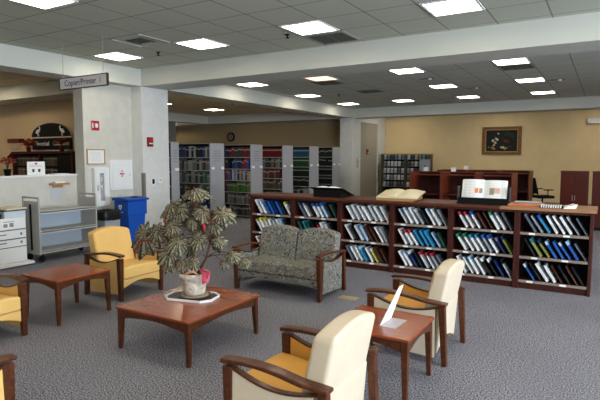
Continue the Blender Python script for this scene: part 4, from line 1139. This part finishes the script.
r = empty('floor_patch', (-2.52, 5.28, 0)); tag(r, 'flat tan rectangle on the carpet beside the loveseat', 'floor outlet')
bx('cover', (-.11, .11, -.07, .07, 0, .006), M['patch_tan'], r, .002); bx('inner_rect', (-.07, .07, -.04, .04, .006, .009), M['patch_tan'], r)  # thin tan rectangle with a smaller one on top

# ------------------------------------------------------------------ magazine display at far wall
r = empty('magazine_display', (-6.83, 19.55, 0)); tag(r, 'tall two-bay magazine display at the tan wall', 'magazine rack')
bx('back_panel', (-.98, .98, .1, .12, 0, 1.70), M['black'], r)
for x in (-1.0, -.02, .96): bx('side_panel', (x, x+.05, -.2, .12, 0, 1.70), cm((.10, .08, .05)), r)
bx('top', (-1.02, 1.04, -.22, .12, 1.70, 1.74), cm((.42, .34, .12)), r)
for k in range(6):
    bx('shelf', (-.95, .96, -.2+.02*k, .1, .15+k*.27, .165+k*.27), cm((.12, .10, .08)), r)
rnd = random.Random(21); mm = {}
cs = [(.45, .48, .50), (.62, .63, .65), (.10, .12, .13), (.25, .22, .2), (.3, .06, .05), (.18, .24, .28), (.45, .42, .34), (.07, .07, .08)]
cn = ['pale grey', 'whitish', 'dark grey', 'brown', 'red', 'slate blue', 'cream', 'black']
for bay in (0, 1):
    for k in range(1, 6):
        for j in range(6):
            q = rnd.randrange(8) if not (bay == 0) else rnd.choice([0, 1, 2, 5, 0, 7])
            if q not in mm:
                bm = B(); box(bm, 0, .11, 0, .012, 0, .2); box(bm, .01, .10, -.001, 0, .13, .18, mi=1)
                mm[q] = obj('magazine', bm, [cm(cs[q]), cm(tuple(min(.8, v*1.6+.05) for v in cs[q]))]); o = mm[q]
            else: o = mm[q].copy(); col.objects.link(o)
            o.location = (-6.83-.93+bay*.98+j*.15, 19.38+.02*k, .170+k*.27); o.rotation_euler = (math.radians(-12), 0, 0)
            tag(o, '%s magazine, %s in %s bay, row %s from top, far display' % (cn[q], on2[j], ['left', 'right'][bay], ['one', 'two', 'three', 'four', 'five'][5-k]), 'magazine', 'magazines on the far display')
r = empty('grey_panel', (-5.92, 19.0, 0)); tag(r, 'pale grey free-standing panel at the right end of the magazine display', 'panel')
bx('board', (-.20, .20, -.015, .015, 1.0, 1.52), cm((.33, .38, .42)), r, .004); bx('post', (-.025, .025, -.03, -.016, .03, 1.3), cm((.1, .1, .1)), r); bx('base', (-.2, .2, -.15, .1, 0, .03), M['black'], r)

# ------------------------------------------------------------------ study carrels, cabinets and office chair
def make_carrel(w, d=.72, h=1.27):
    r = empty('study_carrel')
    for x in (0, w-.03): bx('side_panel', (x, x+.03, 0, d, 0, h), M['cherry'], r, .003)
    bx('back_panel', (.03, w-.03, d-.03, d, 0, h-.03), M['cherry_dark'], r)
    bx('top_rail', (.03, w-.03, d-.045, d-.0, h-.03, h), M['cherry'], r)
    bx('desktop', (.03, w-.03, .12, d-.03, .72, .75), M['cherry_dark'], r)
    bx('shelf', (.03, w-.03, d-.28, d-.03, 1.17, 1.195), M['cherry'], r)
    return r
c0 = make_carrel(.78)
on5 = ['leftmost', 'middle', 'rightmost']
for k in range(3):
    c = c0 if k == 0 else copy_tree(c0)
    c.location = (-4.12+k*.785, 12.0, 0); tag(c, '%s cherry study carrel in the front row behind the bookcases' % on5[k], 'study carrel', 'front row of study carrels')
for k in range(3):
    c = copy_tree(c0); c.location = (-4.02+k*.785, 14.0, 0); tag(c, '%s cherry study carrel in the back row' % on5[k], 'study carrel', 'back row of study carrels')
for x, y, l in ((-3.93, 12.71, 'small white sign on the left front carrel'), (-3.24, 12.71, 'larger white sign on top of the middle front carrel'), (-3.40, 14.69, 'small white sign on a back row carrel')):
    r = empty('paper_sign', (x, y, 1.271)); tag(r, l, 'sign'); bx('sheet', (-.06, .06, -.005, .003, 0, .10), M['paper'], r); bx('foot', (-.05, .05, -.015, .015, 0, .003), M['paper'], r)
def cab(x, y, w, d, h, label):
    r = empty('cabinet', (x, y, 0)); tag(r, label, 'cabinet')
    bx('body', (0, w, 0, d, .06, h), M['cherry_dark'], r, .003); bx('plinth', (.02, w-.02, .02, d-.02, 0, .06), M['black'], r)
    bx('top', (-.01, w+.01, -.015, d+.01, h, h+.022), M['cherry'], r, .002)
    for s in (0, 1):
        dr = bx('door', (.008+s*(w/2-.004), w/2-.004+s*(w/2-.004), -.018, 0, .08, h-.01), wood('red_door_wood', (.065, .009, .005), (.09, .013, .007), .3, (20, 20, 2)), r, .002)
        bx('handle', (w/2+(-.03 if s == 0 else .02), w/2+(-.02 if s == 0 else .03), -.032, -.018, h*.5, h*.5+.12), M['steel'], dr)
cab(-.90, 13.0, .55, .5, 1.29, 'tall dark red wooden cabinet behind the right end of the bookcases')
cab(-.27, 13.0, .62, .5, 1.29, 'dark red wooden cabinet cut off by the right edge of the frame')
r = empty('office_chair', (-1.60, 16.5, 0), .6); tag(r, 'black mesh office chair standing against the tan wall area', 'office chair')
bm = B()
for k in range(5):
    a = k*2*PI/5; tube(bm, [(0, 0, .1), (.28*math.cos(a), .28*math.sin(a), .06)], [.025, .018], 6)
obj('base', bm, M['black'], r)
for k in range(5):
    a = k*2*PI/5; x, y = .28*math.cos(a), .28*math.sin(a); bm = B(); tube(bm, [(x-.02, y, .03), (x+.02, y, .03)], .029, 10); obj('caster', bm, M['black'], r)
bm = B(); tube(bm, [(0, 0, .1), (0, 0, .42)], .025, 10); obj('gas_lift', bm, M['black'], r)
bx('seat', (-.25, .25, -.24, .24, .42, .50), M['black'], r, .03, seg=3)
bm = B(); vs = box(bm, -.27, -.23, -.22, .22, .55, 1.02)
for v in vs: v.co.x -= (v.co.z-.55)*.25
obj('backrest', bm, M['black'], r, .012)
bm = B(); tube(bm, [(-.1, 0, .43), (-.28, 0, .46), (-.31, 0, .7)], .02, 6); obj('back_support', bm, M['black'], r)
for s in (-1, 1):
    bm = B(); tube(bm, [(0, s*.25, .45), (0, s*.29, .52), (0, s*.29, .66)], .018, 6); box(bm, -.12, .14, s*.29-.04, s*.29+.04, .66, .69); obj('armrest', bm, M['black'], r)

# ------------------------------------------------------------------ camera, world, colour
cam = bpy.data.cameras.new('camera'); co = bpy.data.objects.new('camera', cam); col.objects.link(co)
cam.sensor_width = 36; cam.sensor_fit = 'HORIZONTAL'; cam.lens = 510/600*36; cam.clip_end = 100
co.location = (0, 0, 1.65); co.rotation_euler = (math.radians(90-4.93), 0, math.radians(31.035))
scn.camera = co
w = bpy.data.worlds.new('world'); scn.world = w; w.use_nodes = True
bg = w.node_tree.nodes['Background']; bg.inputs['Color'].default_value = (.6, .75, 1, 1); bg.inputs['Strength'].default_value = .6
scn.view_settings.view_transform = 'Standard'; scn.view_settings.look = 'None'; scn.view_settings.gamma = 1
scn.view_settings.use_curve_mapping = False; scn.view_settings.exposure = 0.18
